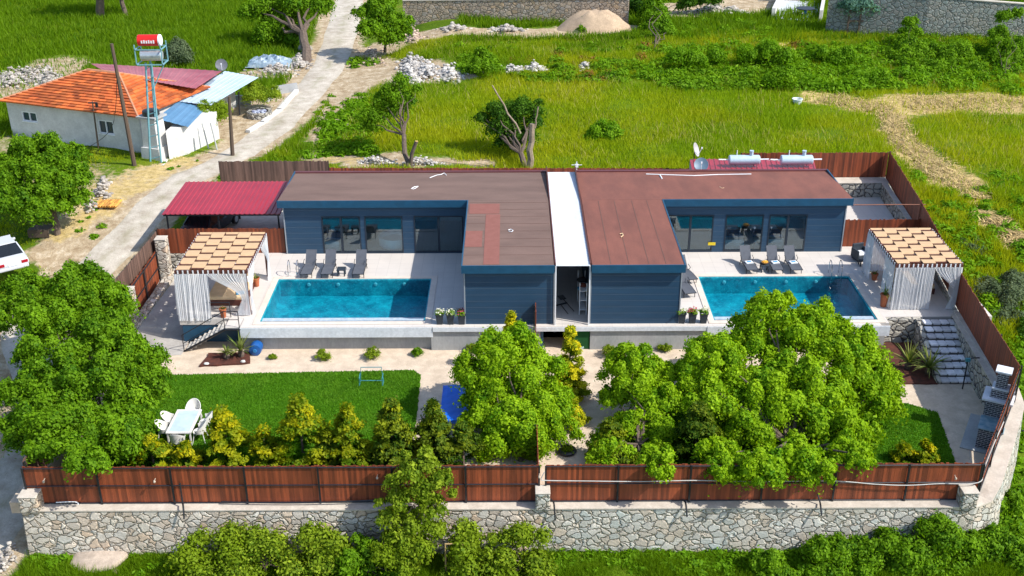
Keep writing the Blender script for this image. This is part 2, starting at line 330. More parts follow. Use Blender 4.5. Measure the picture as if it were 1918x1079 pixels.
def thing(name, label, cat, loc=(0, 0, 0), rz=0, group=None):
    o = bpy.data.objects.new(name, None); COL.objects.link(o); o.location = loc; o.rotation_euler = (0, 0, rz); o.empty_display_size = .2
    return tag(o, label, cat, group)
def dup(o, loc=None, rz=None, label=None, parent=None):
    c = o.copy(); COL.objects.link(c); c.parent = parent
    if loc is not None: c.location = loc
    if rz is not None: c.rotation_euler = (0, 0, rz)
    if label: c['label'] = label
    for ch in list(o.children): dup(ch, parent=c)
    return c
# ------------------------------------------------------------------ foliage
def leafcloud(C, N, size, el=1.6, out=.6, up=.55, seed=0):
    """C centres (n,3); N outward unit (n,3) -> folded leaf quads"""
    g = np.random.default_rng(seed); n = len(C)
    nr = N*out + np.array([0, 0, up]) + g.normal(0, .55, (n, 3)); nr /= np.linalg.norm(nr, axis=1)[:, None]
    a = g.normal(0, 1, (n, 3)); a -= nr*(a*nr).sum(1)[:, None]; a /= np.linalg.norm(a, axis=1)[:, None]+1e-9; b = np.cross(nr, a)
    s = (size*(.6+.8*g.random(n)))[:, None]
    V = np.stack([C-a*s*el*.5, C+b*s*.5-nr*s*.12, C+a*s*el*.5-nr*s*.25, C-b*s*.5-nr*s*.12], 1).reshape(-1, 3)
    return V, np.arange(n*4).reshape(n, 4)
def crown(name, lobes, n, size, mat, parent, seed=1, sig=.24, sub=11, squash=.85, dens=1.6, el=1.7):
    g = np.random.default_rng(seed); L = np.array(lobes); wt = L[:, 3]**2; wt /= wt.sum(); cs = []; ns = []; rn = []
    n = int(n*dens*1.45); size *= .52; sub0 = sub
    for (x, y, z, r), q in zip(L, wt):
        k = int(n*q); sub = int(sub0*(1.2+1.2*r)); r *= .90; sg = min(sig*.72*r, .21*max(1, size/.11))*(1 if sig < .3 else 1.25); d = g.normal(0, 1, (sub, 3)); d[:, 2] = np.abs(d[:, 2])*.9-.35*g.random(sub); d /= np.linalg.norm(d, axis=1)[:, None]
        cc = np.array([x, y, z])+d*r*(.36+.80*g.random((sub, 1))**.8)*[1, 1, squash]; tone = g.random(sub)
        wq = g.random(sub)**1.3+.12; i = g.choice(sub, k, p=wq/wq.sum()); p = cc[i]+g.normal(0, 1, (k, 3))*sg*[1, 1, .6]; p[:, 2] -= .35*((p[:, 0]-cc[i][:, 0])**2+(p[:, 1]-cc[i][:, 1])**2)/(sg+.01)
        cs.append(p); v = (p-cc[i])/(sg*1.2)+np.array([0, 0, .35])+.45*d[i]; v /= np.linalg.norm(v, axis=1)[:, None]+1e-9; ns.append(v)
        rn.append(np.clip(.12+.72*tone[i]+g.normal(0, .2, k), 0, 1))
    Cc = np.concatenate(cs); V, Fc = leafcloud(Cc, np.concatenate(ns), size, seed=seed+5, el=el, out=1.15, up=.25)
    w0 = wloc(parent); V = V-np.array([w0.x, w0.y, w0.z])
    return np_obj(name, V, Fc, np.concatenate(rn), mat, parent)
def wig(a, b, k=5, amp=.12, seed=0):
    g = random.Random(seed); a = Vector(a); b = Vector(b); L = (b-a).length
    return [a.lerp(b, i/k)+(Vector((g.uniform(-1, 1), g.uniform(-1, 1), g.uniform(-.4, .4)))*amp*L*math.sin(PI*i/k)) for i in range(k+1)]
def lobe(px, py, r, Y):
    p = PY(px, py, Y); return (p.x, p.y, p.z, r*depth(p)/F)
def tree(name, label, base_, lobes, n, size, mat, cat='tree', group=None, seed=1, tr=.16, sig=.24, cname='crown', tname='trunk', fork=.35, el=1.6, sub=11):
    base_ = Vector(base_); t = thing(name, label, cat, base_, 0, group); L = [lobe(*l) for l in lobes]
    cen = Vector(np.average(np.array(L)[:, :3], axis=0, weights=np.array(L)[:, 3])); mb = MB()
    f = base_.lerp(cen, fork); f.x = base_.x+(cen.x-base_.x)*.3
    mb.tube(wig(base_-Vector((0, 0, .3)), f, 4, .05, seed), [tr, tr*.9, tr*.85, tr*.8, tr*.75], 8)
    for i, l in enumerate(L):
        mb.tube(wig(f, Vector(l[:3])+Vector((0, 0, l[3]*.3)), 5, .1, seed*31+i), [tr*.42, tr*.36, tr*.28, tr*.2, tr*.12, tr*.04], 6)
    build(tname, mb, BARK, t, world=True, smooth=True)
    crown(cname, L, n, size, mat, t, seed, sig, el=el, sub=sub); return t
def conifer(label, base_, h, rad, mat, n=4500, seed=1, name='conifer', group=None, size=.16, gold=.5):
    base_ = Vector(base_); t = thing(name, label, 'conifer', base_, 0, group)
    build('trunk', MB().tube([(0, 0, 0), (0, 0, h*.5), (0, 0, h*.97)], [.07, .05, .01], 6), BARK, t)
    g = np.random.default_rng(seed); nb = int(62*h/2.5)
    bz = g.random(nb)**.95*.98; ba = g.random(nb)*2*PI; k = g.integers(0, nb, n)
    rr = rad*1.12*(1.03-bz)**1.05*(.6+.6*g.random(nb)); u = g.random(n)**.42; zz = .02+bz[k]*.96
    x = np.cos(ba[k])*rr[k]*u+g.normal(0, .03+.035*rad, n)*(.4+u); y = np.sin(ba[k])*rr[k]*u+g.normal(0, .045+.05*rad, n)*(.3+u)
    z = (zz*h)+u*rr[k]*.30+g.normal(0, .04, n)
    size = size*.46; C = np.stack([x, y, z], 1); N = np.stack([np.cos(ba[k])*.9, np.sin(ba[k])*.9, np.full(n, .6)], 1)
    V, Fc = leafcloud(C, N, size, 1.9, .9, .5, seed)
    rn = np.clip((u-.55)*2.6*gold*(.1+1.1*g.random(nb)[k]**1.5)*(.5+1.0*bz[k])+.08+g.normal(0, .08, n), 0, 1)
    np_obj('foliage', V, Fc, rn, mat, t); return t
def bush(label, c, rx, rz_, n, size, mat, seed=1, name='shrub', cat='shrub', group=None, ry=None, sig=.3):
    t = thing(name, label, cat, c, 0, group); c = Vector(c); ry = ry or rx
    mb = MB(); g = random.Random(seed); L = []
    k = 6
    for i in range(k):
        a = 2*PI*i/k+g.random(); q = .5*g.random()+.25
        L.append((c.x+rx*q*math.cos(a), c.y+ry*q*math.sin(a), c.z+rz_*(.45+.3*g.random()), min(rx, rz_*1.2)*.62))
        mb.tube(wig(c, Vector(L[-1][:3]), 3, .08, seed+i), [.04, .03, .02, .01], 5)
    build('stems', mb, BARK, t, world=True); crown('foliage', L, n, size, mat, t, seed, sig, sub=8, squash=rz_/max(rx, rz_)+.2); return t
# ================================================================== GROUND
COMP = [(-18.65, 35.35), (18.05, 35.35), (21.15, 40.6), (22.15, 49), (23.45, 66.2), (-18.2, 66.2), (-18.6, 57.2), (-19.55, 56.6), (-19.75, 50.6), (-18.9, 48)]
def inside(x, y, poly):
    x = np.asarray(x); y = np.asarray(y); c = np.zeros(x.shape, bool); n = len(poly)
    for i in range(n):
        (xa, ya), (xb, yb) = poly[i], poly[(i+1) % n]
        if ya == yb: continue
        c ^= ((ya > y) != (yb > y)) & (x < (xb-xa)*(y-ya)/(yb-ya)+xa)
    return c
ROADP = [((-5, 1075), 1.6), ((0, 900), 1.75), ((8, 760), 1.8), ((60, 600), 1.7), ((175, 505), 1.55), ((255, 425), 1.5), ((335, 345), 1.45), ((430, 297), 1.45), ((505, 245), 1.6), ((570, 180), 1.7), ((612, 130), 1.8), ((632, 85), 1.9), ((645, 40), 2.0), ((655, 0), 2.0), ((664, -40), 2.1)]
ROADW = [(PT(*p), w_) for p, w_ in ROADP]; ROADW[0][0].x = -21.2; ROADW[1][0].x = -21.0; ROADW[2][0].x = -21.6; ROADW[0][0].y = 31
def smooth_path(pts, k=8):
    out = []
    for i in range(len(pts)-1):
        p0 = pts[max(i-1, 0)]; p1 = pts[i]; p2 = pts[i+1]; p3 = pts[min(i+2, len(pts)-1)]
        for j in range(k):
            t = j/k; out.append(tuple(.5*((2*p1[a])+(-p0[a]+p2[a])*t+(2*p0[a]-5*p1[a]+4*p2[a]-p3[a])*t*t+(-p0[a]+3*p1[a]-3*p2[a]+p3[a])*t**3) for a in range(3)))
    out.append(tuple(pts[-1])); return out
RC = smooth_path([(p.x, p.y, w_) for p, w_ in ROADW])
def seg_dist(x, y, pts):   # pts (x,y,w) -> signed coverage 1 inside .. 0 outside
    best = np.zeros(np.shape(x))
    for (xa, ya, wa), (xb, yb, wb) in zip(pts[:-1], pts[1:]):
        dx, dy = xb-xa, yb-ya; L = dx*dx+dy*dy+1e-9; t = np.clip(((x-xa)*dx+(y-ya)*dy)/L, 0, 1)
        d = np.hypot(x-xa-t*dx, y-ya-t*dy); ww = wa+(wb-wa)*t; best = np.maximum(best, 1-sst(.75, 1.35, d/ww))
    return best
def pw(*l): return [(*PT(a, b).xy, w_) for a, b, w_ in l]
DIRT = [(pw((120, 470, 2.2), (205, 385, 2.6), (300, 335, 3), (400, 300, 1.6)), .75), (pw((430, 280, 1.5), (520, 215, 2.), (560, 160, 1.3)), .8), (pw((420, 235, 3.5), (500, 200, 2.5)), .9),
        (pw((620, 295, 1.8), (700, 300, 1.4), (800, 305, 1.1), (900, 308, .8)), .85), (pw((600, 265, 1.2), (640, 210, 1.3), (665, 160, 1.8), (700, 130, 3), (760, 135, 3.5), (850, 140, 2.2)), .8), (pw((700, 100, 2.2), (770, 70, 2.5), (900, 62, 1.8), (1040, 62, 2.2), (1140, 52, 3)), .9),
        (pw((940, 130, .8), (1020, 132, .8)), .6), (pw((1260, 22, 3), (1340, 10, 4), (1430, 8, 4)), .9), (pw((480, 140, 2), (560, 125, 2.5)), .7), (pw((0, 175, 3), (70, 140, 4), (110, 120, 3)), .6), (pw((0, 290, 5), (80, 330, 4), (150, 360, 4)), .5), (pw((200, 1040, .35), (240, 1025, .3)), .5)]
STRAW = [(pw((1545, 183, 2.2), (1640, 205, 2.2), (1680, 208, 2.4)), .72), (pw((1690, 195, 2.4), (1800, 192, 3.), (1930, 198, 3.2)), .72), (pw((1665, 215, 1.), (1690, 265, 1.3), (1745, 310, 1.6), (1800, 350, 1.5), (1830, 372, .9)), .72), (pw((1840, 400, .8), (1880, 430, .9), (1930, 475, 1)), .9),
         (pw((90, 420, 2.5), (180, 330, 2.5), (330, 320, 1.5)), .38), (pw((1480, 85, 1.6), (1500, 95, 1.2)), .7), (pw((620, 300, 1.5), (700, 296, 1)), .6), (pw((350, 300, 1.4), (250, 345, 1.8), (120, 440, 1.2)), .6)]
def cover(x, y):
    n = .18*np.sin(x*1.7+1.3*np.sin(y*1.1))+.18*np.sin(y*2.3+1.7*np.sin(x*.9))
    d = np.zeros(np.shape(x)); s = np.zeros(np.shape(x))
    for p, k in DIRT: d = np.maximum(d, k*seg_dist(x+n, y+n, p))
    for p, k in STRAW: s = np.maximum(s, k*seg_dist(x+n, y+n, p))
    rd = seg_dist(x, y, [(a, b, c*1.35) for a, b, c in RC]); d = np.maximum(d, .8*rd); return d, s
xs = []; ys = []
for (x0, x1, y0, y1, s) in ((-75, 75, 63, 150, 1.5), (-40, -17, 30, 63, .8), (17, 40, 30, 63, .8), (-17, 17, 30, 35.2, .7), (-75, -40, 30, 63, 2.5), (40, 75, 30, 63, 2.5)):
    gx, gy = np.meshgrid(np.arange(x0, x1, s), np.arange(y0, y1, s)); xs.append(gx.ravel()); ys.append(gy.ravel())
gx = np.concatenate(xs); gy = np.concatenate(ys); gx = gx+rng.uniform(-.1, .1, gx.shape); gy = gy+rng.uniform(-.1, .1, gy.shape)
k = ~inside(gx, gy, [(a*1.012, b+(.3 if b > 50 else -.25)) for a, b in COMP]); gx, gy = gx[k], gy[k]
outer = [(-220, 26), (220, 26), (220, 420), (-220, 420)]
ptsv = [Vector(p) for p in outer]+[Vector(p) for p in COMP]+[Vector((a, b)) for a, b in zip(gx, gy)]
ne, nc = 4, len(COMP)
edges = [(i, (i+1) % 4) for i in range(4)]+[(ne+i, ne+(i+1) % nc) for i in range(nc)]
V2, _, F2, *_ = delaunay_2d_cdt(ptsv, edges, [], 0, 1e-4)
V2 = np.array([(v.x, v.y) for v in V2]); F2 = np.array([f for f in F2 if len(f) == 3])
cc = V2[F2].mean(1); F2 = F2[~inside(cc[:, 0], cc[:, 1], COMP)]
X3, Y3 = V2[:, 0], V2[:, 1]; rdm = seg_dist(X3, Y3, [(a, b, c*1.5) for a, b, c in RC])
Z3 = ter(X3, Y3)+(1-rdm)*(.07*np.sin(X3*.9+np.sin(Y3*.7))+.07*np.sin(Y3*1.1+2*np.sin(X3*.37)))
gnd = np_obj('ground', np.stack([X3, Y3, Z3], 1), F2, None, ground_mat()); tag(gnd, kind='structure')
dd, ss = cover(X3, Y3)
for nm, vv in (('dirt', dd), ('straw', ss)):
    a = gnd.data.attributes.new(nm, 'FLOAT', 'POINT'); a.data.foreach_set('value', vv.astype(np.float32))
gnd.data.polygons.foreach_set('use_smooth', [True]*len(F2))
# road
V = []; Fr = []; ac = []
K = 7
for i, (x, y, w_) in enumerate(RC):
    a = Vector(RC[max(i-1, 0)][:2]); b = Vector(RC[min(i+1, len(RC)-1)][:2]); d = (b-a).normalized(); nrm = Vector((-d.y, d.x))
    for j in range(K):
        u = j/(K-1); e = (u-.5)*2*w_*(1+.09*math.sin(i*.9)*(1 if u in (0, 1) else 0)); q = Vector((x, y))+nrm*e
        edge = -.05 if j in (0, K-1) else .06-(.03 if j in (1, 2, 4, 5) else 0); V.append((q.x, q.y, float(ter(q.x, q.y))+edge)); ac.append(u)
for i in range(len(RC)-1):
    for j in range(K-1): Fr.append((i*K+j, i*K+j+1, (i+1)*K+j+1, (i+1)*K+j))
rd = np_obj('dirt_road', np.array(V), np.array(Fr), None, road_mat()); tag(rd, kind='structure')
a = rd.data.attributes.new('across', 'FLOAT', 'POINT'); a.data.foreach_set('value', np.array(ac, np.float32))
rd.data.polygons.foreach_set('use_smooth', [True]*len(Fr))
# compound floors
YARD = -1.3
build('gravel_yard', MB().slab([(-19.4, 35.6, YARD), (18, 35.6, YARD), (21.6, 41, YARD), (22, 49, YARD), (-19.4, 49.2, YARD)], .5), GRAV, kind='structure')
build('driveway', MB().slab([(-19.3, 48.95, YARD+.02), (-15.9, 48.2, YARD+.02), (-15.9, 56.7, -1.15), (-19.3, 56.7, -1.15)], .15).slab([(-19.3, 48.94, YARD+.02), (-18, 47.2, YARD+.02), (-15.9, 47.4, YARD+.02), (-15.9, 48.19, YARD+.02)], .15), DRIVE, kind='structure')
def sheet(name, pts, z, th, mat, rag=.05, seed=3):
    g = random.Random(seed); o = []
    for i in range(len(pts)):
        a = Vector(pts[i]); b = Vector(pts[(i+1) % len(pts)]); n = max(1, int((b-a).length/.25))
        for j in range(n): q = a.lerp(b, j/n); o.append((q.x+g.uniform(-rag, rag), q.y+g.uniform(-rag, rag), z))
    return build(name, MB().slab(o, th), mat, kind='structure')
sheet('lawn', [(-17.6, 36), (-4.6, 36), (-4.15, 40.5), (-4.25, 45.3), (-4.6, 45.75), (-16.3, 45.4), (-17.6, 45)], YARD+.05, .05, LAWN)
sheet('lawn', [(3.2, 36), (17.6, 36), (18.0, 38.6), (18.5, 41.8), (17.4, 42.6), (6, 42.8), (4.2, 41)], YARD+.05, .05, LAWN, seed=5)
sheet('planting_bed', [(17.2, 44.3), (19.4, 44.3), (19.6, 48.3), (16.8, 48.3)], YARD+.06, .06, SOIL, seed=6)
tb = MB()
for b in ((-16.2, -13.05, 48.75, 56.9, -.35, 0), (-13.05, -12.6, 47.75, 56.9, -.55, 0), (-12.6, -12.2, 47.75, 53.25, -.55, 0), (-12.6, -4.2, 53.25, 66.2, -.55, 0), (-12.2, -4.2, 47.75, 48.3, -.55, 0), (-4.2, -3.82, 47.75, 66.2, -.55, 0),
          (-3.82, 9.35, 47.72, 66.2, -.25, 0), (9.35, 9.75, 47.7, 66.2, -.55, 0), (9.75, 17.65, 47.7, 48.25, -.55, 0), (9.75, 17.65, 53.35, 66.2, -.55, 0), (17.65, 18.1, 47.95, 66.2, -.55, 0), (18.1, 23.3, 48.6, 66.2, -.25, 0)): tb.bx(*b)
build('terrace', tb, TERR, kind='structure')
build('canopy_floor', MB().bx(-19, -12.6, 56.9, 66.2, -.4, -.02), M('pale_floor', (.66, .60, .52), rough=.9), kind='structure')
hb = thing('terrace_base', 'pale grey rendered base wall carrying the terrace and both pools', 'wall', (0, 47.7, YARD))
build('wall', MB().bx(-13.0, -3.9, 48.0, 48.2, YARD, -.55).bx(-3.9, 1.35, 47.8, 48.0, YARD, -.25).bx(3.75, 9.4, 47.8, 48.0, YARD, -.25).bx(9.4, 18.0, 48.0, 48.2, YARD, -.55), CONC, hb, world=True)
build('band', MB().bx(-13.04, -3.80, 47.72, 47.76, -.55, -.03).bx(-3.80, 9.34, 47.69, 47.73, -.25, -.03).bx(9.34, 18.08, 47.66, 47.71, -.55, -.03), M('white_band', (.72, .76, .80), (.6, .64, .68), rough=.6, fine=8), hb, world=True)
for q in ((-16.1, -12.98, 48.78, 48.95, YARD, -.36), (-16.15, -16.0, 48.951, 56.5, YARD, -.36), (1.36, 1.5, 47.85, 49, YARD, -.26)): build('dark_wall', MB().bx(*q), FAS, hb, world=True)
build('turf_screen', MB().bx(2.55, 3.72, 47.84, 47.9, YARD+.02, -.26), ASTRO, hb, world=True)
# ================================================================== POOLS
def pool(x0, x1, y0, y1, label, lights):
    t = thing('swimming_pool', label, 'pool', ((x0+x1)/2, (y0+y1)/2, -.8))
    d = .95; b = MB(); b.bx(x0, x1, y0, y1, -d-.1, -d); b.bx(x0+.005, x0+.06, y0+.005, y1-.005, -d, -.005); b.bx(x1-.06, x1-.005, y0+.005, y1-.005, -d, -.005); b.bx(x0+.06, x1-.06, y1-.06, y1-.005, -d, -.005); b.bx(x0+.06, x1-.06, y0+.005, y0+.06, -d, -.2)
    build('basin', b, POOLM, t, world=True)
    build('overflow_edge', MB().bx(x0+.065, x1-.065, y0+.24, y0+.55, -.75, -.055), M('pale_mosaic', (.50, .58, .64), (.30, .40, .50), rough=.5, scale=6, fine=20), t, world=True)
    build('gutter', MB().bx(x0+.065, x1-.065, y0+.062, y0+.238, -.6, -.16), M('navy_tile', (.015, .035, .10), rough=.3), t, world=True)
    c = MB(); q = .3
    c.bx(x0-q, x1+q, y1, y1+q, .004, .03).bx(x0-q, x0, y0, y1, .004, .03).bx(x1, x1+q, y0, y1, .004, .03).bx(x0-q, x1+q, y0-q, y0, .004, .03)
    build('coping', c, COPE, t, world=True)
    V = MB().quad((x0+.062, y0+.553, -.07), (x1-.062, y0+.553, -.07), (x1-.062, y1-.062, -.07), (x0+.062, y1-.062, -.07)); build('water_surface', V, WATER, t, world=True)
    for lx in lights:
        l = MB().lathe((lx, y1-.065, -.28), [(.10, 0), (.10, .03), (.06, .05)], 12, ax=Matrix.Rotation(PI/2, 3, 'X')); build('pool_light', l, M('light_glass', (.30, .55, .62)), t, world=True)
pool(-12.2, -4.2, 48.3, 53.25, 'swimming pool at the left villa with four lights along its back wall', [PY(px, 527, 53.2).x for px in (578, 633, 703, 757)])
pool(9.75, 17.65, 48.25, 53.35, 'swimming pool at the right villa half hidden by the big bright tree', [PY(px, 524, 53.2).x for px in (1357, 1415, 1473, 1529)])
def ladder(px, label):
    a = P(px[0], 520, 0); b = P(px[1], 520, 0); t = thing('pool_ladder', label, 'ladder', (a.x, a.y+.35, 0)); w_ = b.x-a.x
    for x in (0, w_): build('handrail', MB().tube([(x, .25, 0), (x, .25, .6), (x, .15, .78), (x, -.05, .8), (x, -.25, .65), (x, -.32, .3), (x, -.34, -.7)], .022, 8), CHROME, t, smooth=True)
    for z in (-.2, -.45): build('rung', MB().bx(0, w_, -.38, -.30, z, z+.03), CHROME, t)
ladder((540, 556), 'chrome ladder at the back left corner of the left pool'); ladder((1557, 1576), 'chrome ladder at the back right corner of the right pool')
# ================================================================== VILLAS
WT = .18
def wall_open(b, x0, x1, y, z0, z1, ops, t=WT):
    x = x0
    for xa, xb, za, zb in ops:
        b.bx(x, xa, y, y+t, z0, z1)
        if za > z0: b.bx(xa, xb, y, y+t, z0, za)
        b.bx(xa, xb, y, y+t, zb, z1); x = xb
    b.bx(x, x1, y, y+t, z0, z1)
INT = M('inside_wall', (.70, .68, .64), rough=.9); FLOOR = tile_mat('inside_floor', (.42, .36, .29), (.38, .33, .27), (.25, .22, .18), .5)
def villa(label, wx0, wx1, bx0, bx1, ops, roofm, loc, side):
    t = thing('villa', label, 'house', loc); yw, yb = 56.6, 61.5; z1 = 2.75; fz0, fz1 = 2.8, 3.2
    wl = MB(); wall_open(wl, wx0, wx1, yw, .0, z1, ops)
    xo = wx0 if side < 0 else wx1; xi = bx0 if side < 0 else bx1    # outer end of wing; block side on the pool
    wl.bx(*sorted((xo, xo-side*WT)), yw+WT, yb, 0, z1); wl.bx(min(wx0, bx0), max(wx1, bx1), yb, yb+WT, 0, z1)
    wl.bx(bx0, bx1, 48, 48+WT, 0, z1); wl.bx(bx0, bx0+WT, 48+WT, yw+(5 if side > 0 else 0), 0, z1); wl.bx(bx1-WT, bx1, 48+WT, yw+(5 if side < 0 else 0), 0, z1)
    build('wall', wl, SID, t, world=True)
    for q in ((bx0-.025, bx0+.03, 47.975, 48.03), (bx1-.03, bx1+.025, 47.975, 48.03), (xo-.03, xo+.03, yw-.025, yw+.03)): build('trim_post', MB().bx(*q, 0, z1), M('grey_trim', (.30, .33, .36), rough=.5), t, world=True)
    X0, X1 = min(wx0, bx0), max(wx1, bx1)
    inn = build('room', MB().bx(min(wx0, wx1)+.2, max(wx0, wx1)-.2, yb-.12, yb-.02, .03, z1-.05), INT, t, world=True)
    build('room_floor', MB().bx(wx0+.2, wx1-.2, yw+WT, yb-.12, .004, .03), FLOOR, t, world=True)
    ov = .25; rx0, rx1 = wx0-ov if side < 0 else wx0, wx1+ov if side > 0 else wx1
    def rz(y): return fz1-.28*(y-47.7)/13.9 if False else fz1-.3*max(0, y-56.3)/5.4
    # block roof + wing roof share a level front; both fall gently to the back
    rf = MB(); bl0, bl1 = (bx0-.12, bx1) if side < 0 else (bx0, bx1+.12)
    wq = (rx0+.03, bx1-.03) if side < 0 else (bx0+.03, rx1-.03)
    rf.slab([(wq[0], 56.36, rz(56.3)-.02), (wq[1], 56.36, rz(56.3)-.02), (wq[1], 61.7, rz(61.7)-.02), (wq[0], 61.7, rz(61.7)-.02)], .12)
    rf.slab([(bl0+.03, 47.76, rz(47.7)-.02), (bl1-.03, 47.76, rz(47.7)-.02), (bl1-.03, 56.35, rz(56.3)-.021), (bl0+.03, 56.35, rz(56.3)-.021)], .12)
    roof = build('roof', rf, roofm, t, world=True)
    fa = MB(); fa.bx(bl0, bl1, 47.7, 47.76, fz0, fz1)
    if side < 0: fa.bx(rx0, bl0, 56.3, 56.36, fz0, fz1).bx(bl0, bl0+.06, 47.76, 56.36, fz0, fz1).bx(rx0, rx0+.06, 56.36, 61.7, fz0, fz1-.2)
    else: fa.bx(bl1, rx1, 56.3, 56.36, fz0, fz1).bx(bl1-.06, bl1, 47.76, 56.36, fz0, fz1).bx(rx1-.06, rx1, 56.36, 61.7, fz0, fz1-.2)
    build('fascia', fa, FAS, t, world=True)
    build('roof_trim', MB().slab([(wq[0]-.03, 61.66, fz1-.25), (wq[1]+.03, 61.66, fz1-.25), (wq[1]+.03, 61.9, fz1-.25), (wq[0]-.03, 61.9, fz1-.25)], .2), M('maroon_trim', (.12, .03, .03), rough=.5), t, world=True)
    build('soffit', MB().bx(bl0+.02, bl1-.02, 47.77, 48.0, 2.78, 2.84), FAS, t, world=True); build('soffit', MB().bx(*sorted((xo+side*ov*.9, bl0 if side < 0 else bl1)), 56.37, 56.6, 2.78, 2.84), FAS, t, world=True)
    # seams of the roofing felt
    sm = MB()
    if side > 0:
        for i in range(1, 5): x = bl0+(bl1-bl0)*i/5+.08*math.sin(i*3); sm.bx(x, x+.03, 47.9, 56.2, fz1-.018, fz1-.012)
    else:
        for i in range(1, 9): y = 48+i*1.0; sm.bx(bl0+.1, bl1-.1, y, y+.025, fz1-.018, fz1-.013)
    build('felt_seam', sm, SEAM, roof, world=True)
    if side < 0:
        pm = MB()
        for (a, b, c, d) in ((886-8, 381, 936, 400), (905, 401, 937, 497), (870, 432, 904, 462)):
            q0 = P(a, d, fz1); q1 = P(c, b, fz1); pm.bx(min(q0.x, q1.x), max(q0.x, q1.x), min(q0.y, 56.2) if d < 490 else 47.9, min(q1.y, 56.3), fz1-.019, fz1-.009, r=.5)
        build('felt_patch', pm, PATCH, roof, world=True)
    for i, (xa, xb, za, zb) in enumerate(ops):
        fr = MB(); q = .07
        fr.bx(xa, xb, yw-.02, yw+.10, zb-q, zb).bx(xa, xb, yw-.02, yw+.10, za, za+q).bx(xa, xa+q, yw-.019, yw+.10, za+q, zb-q).bx(xb-q, xb, yw-.019, yw+.10, za+q, zb-q)
        slide = (xb-xa) > 1.7 and i != 1
        if slide: mx = (xa+xb)/2; fr.bx(mx-.06, mx+.06, yw-.01, yw+.09, za+q, zb-q)
        wn = build('sliding_door' if slide else 'window', fr, FRAME, t, world=True)
        build('pane', MB().bx(xa+q, xb-q, yw+.035, yw+.045, za+q, zb-q), GLASS, wn, world=True)
    return t
def opn(l, za=.05, zb=2.2): return [(PY(a, 440, 56.6).x, PY(b, 440, 56.6).x, za, zb) for a, b in l]
villa('left blue-clad villa with brown felt roof and red patches', -12.34, -2.25, -2.25, 2.0, opn([(604, 676), (684, 755), (776, 868)]), ROOF_L, (-4, 56, 0), -1)
villa('right blue-clad villa with plain reddish felt roof', 8.0, 18.08, 3.72, 8.0, opn([(1249, 1335), (1357, 1428), (1438, 1509)]), ROOF_R, (10, 56, 0), 1)
# strips lying on the roof
def scrap(label, pts, z, rad, mat, cat='scrap', name='scrap_strip'):
    o = build(name, MB().tube([P(a, b, z+rad) for a, b in pts], rad, 5), mat, label=label, cat=cat)
scrap('white bent strip at the back edge of the brown roof', [(805, 333), (818, 328), (826, 327), (832, 324), (836, 328)], 2.95, .022, WHITE)
scrap('short white twist lying mid-way on the brown wing roof', [(770, 354), (776, 350), (783, 349), (778, 353), (773, 355)], 3.03, .025, WHITE)
scrap('small white ring on the brown block roof', [(952, 431), (957, 429), (961, 432), (958, 434), (953, 433)], 3.2, .02, WHITE)
scrap('long white strip along the back edge of the red roof', [(1210, 326), (1240, 327), (1300, 329), (1345, 327), (1407, 326)], 2.92, .03, WHITE)
scrap('stub of white strip pointing forward on the red roof', [(1236, 328), (1240, 335)], 2.93, .04, WHITE)
scrap('pale crumpled scrap on the red wing roof', [(1348, 350), (1352, 353), (1356, 352)], 3.03, .025, CREAM)
scrap('pale curl of wire on the red block roof', [(1161, 438), (1166, 437), (1167, 441), (1163, 444)], 3.2, .025, CREAM)
def corr(mb, A, B, Cc, D, pitch=.25, h=.035):
    """ridged sheet, A-B front edge, D-C back edge, ridges run A->D"""
    A, B, Cc, D = map(Vector, (A, B, Cc, D)); n = max(2, int((B-A).length/pitch)); up = (B-A).cross(D-A).normalized(); up = up if up.z > 0 else -up
    vs = []; us = []
    for i in range(n):
        for o, q in ((0, 0), (.55, 0), (.65, 1), (.9, 1)): us.append(((i+o)/n, q*h))
    us.append((1, 0))
    for u, q in us: vs += [A.lerp(B, u)+up*q, D.lerp(Cc, u)+up*q]
    k = len(us); vs += [v-up*.015 for v in vs]
    fs = [(2*i, 2*i+2, 2*i+3, 2*i+1) for i in range(k-1)]+[(2*k+2*i, 2*k+2*i+1, 2*k+2*i+3, 2*k+2*i+2) for i in range(k-1)]
    fs += [(2*i, 2*k+2*i, 2*k+2*i+2, 2*i+2) for i in range(k-1)]+[(2*i+1, 2*i+3, 2*k+2*i+3, 2*k+2*i+1) for i in range(k-1)]
    mb.add(vs, fs, .5); return mb
t = thing('passage_roof', 'white corrugated roof strip bridging the two villas', 'roof', (2.85, 55, 0))
c = MB(); n = 70
vs = []
for i in range(n*4+1):
    y = 47.85+(61.75-47.85)*i/(n*4); z = 3.12-.25*max(0, y-56.3)/5.4+(.03 if i % 4 in (1, 2) else 0); vs += [(2.06, y, z), (3.66, y, z)]
vs += [(a, b, z-.02) for a, b, z in vs]; k = n*4+1
c.add(vs, [(2*i, 2*i+1, 2*i+3, 2*i+2) for i in range(k-1)]+[(2*k+2*i, 2*k+2*i+2, 2*k+2*i+3, 2*k+2*i+1) for i in range(k-1)], .5)
build('sheet', c, M('passage_sheet', (.66, .70, .76), (.50, .54, .60), rough=.5, scale=.8, fine=6, stretch=(1, .3, 1)), t, world=True)
build('flashing', MB().bx(2.0, 2.06, 47.9, 61.7, 2.8, 3.22).bx(3.66, 3.72, 47.9, 61.7, 2.8, 3.22), BROWN, t, world=True)
build('post', MB().bx(2.03, 2.09, 47.85, 47.91, 0, 3.1), WHITE, t, world=True); build('post', MB().bx(3.63, 3.69, 47.85, 47.91, 0, 3.1), WHITE, t, world=True)
build('passage_floor', MB().bx(2.02, 3.70, 47.95, 61.4, .004, .03), TERR, kind='structure')
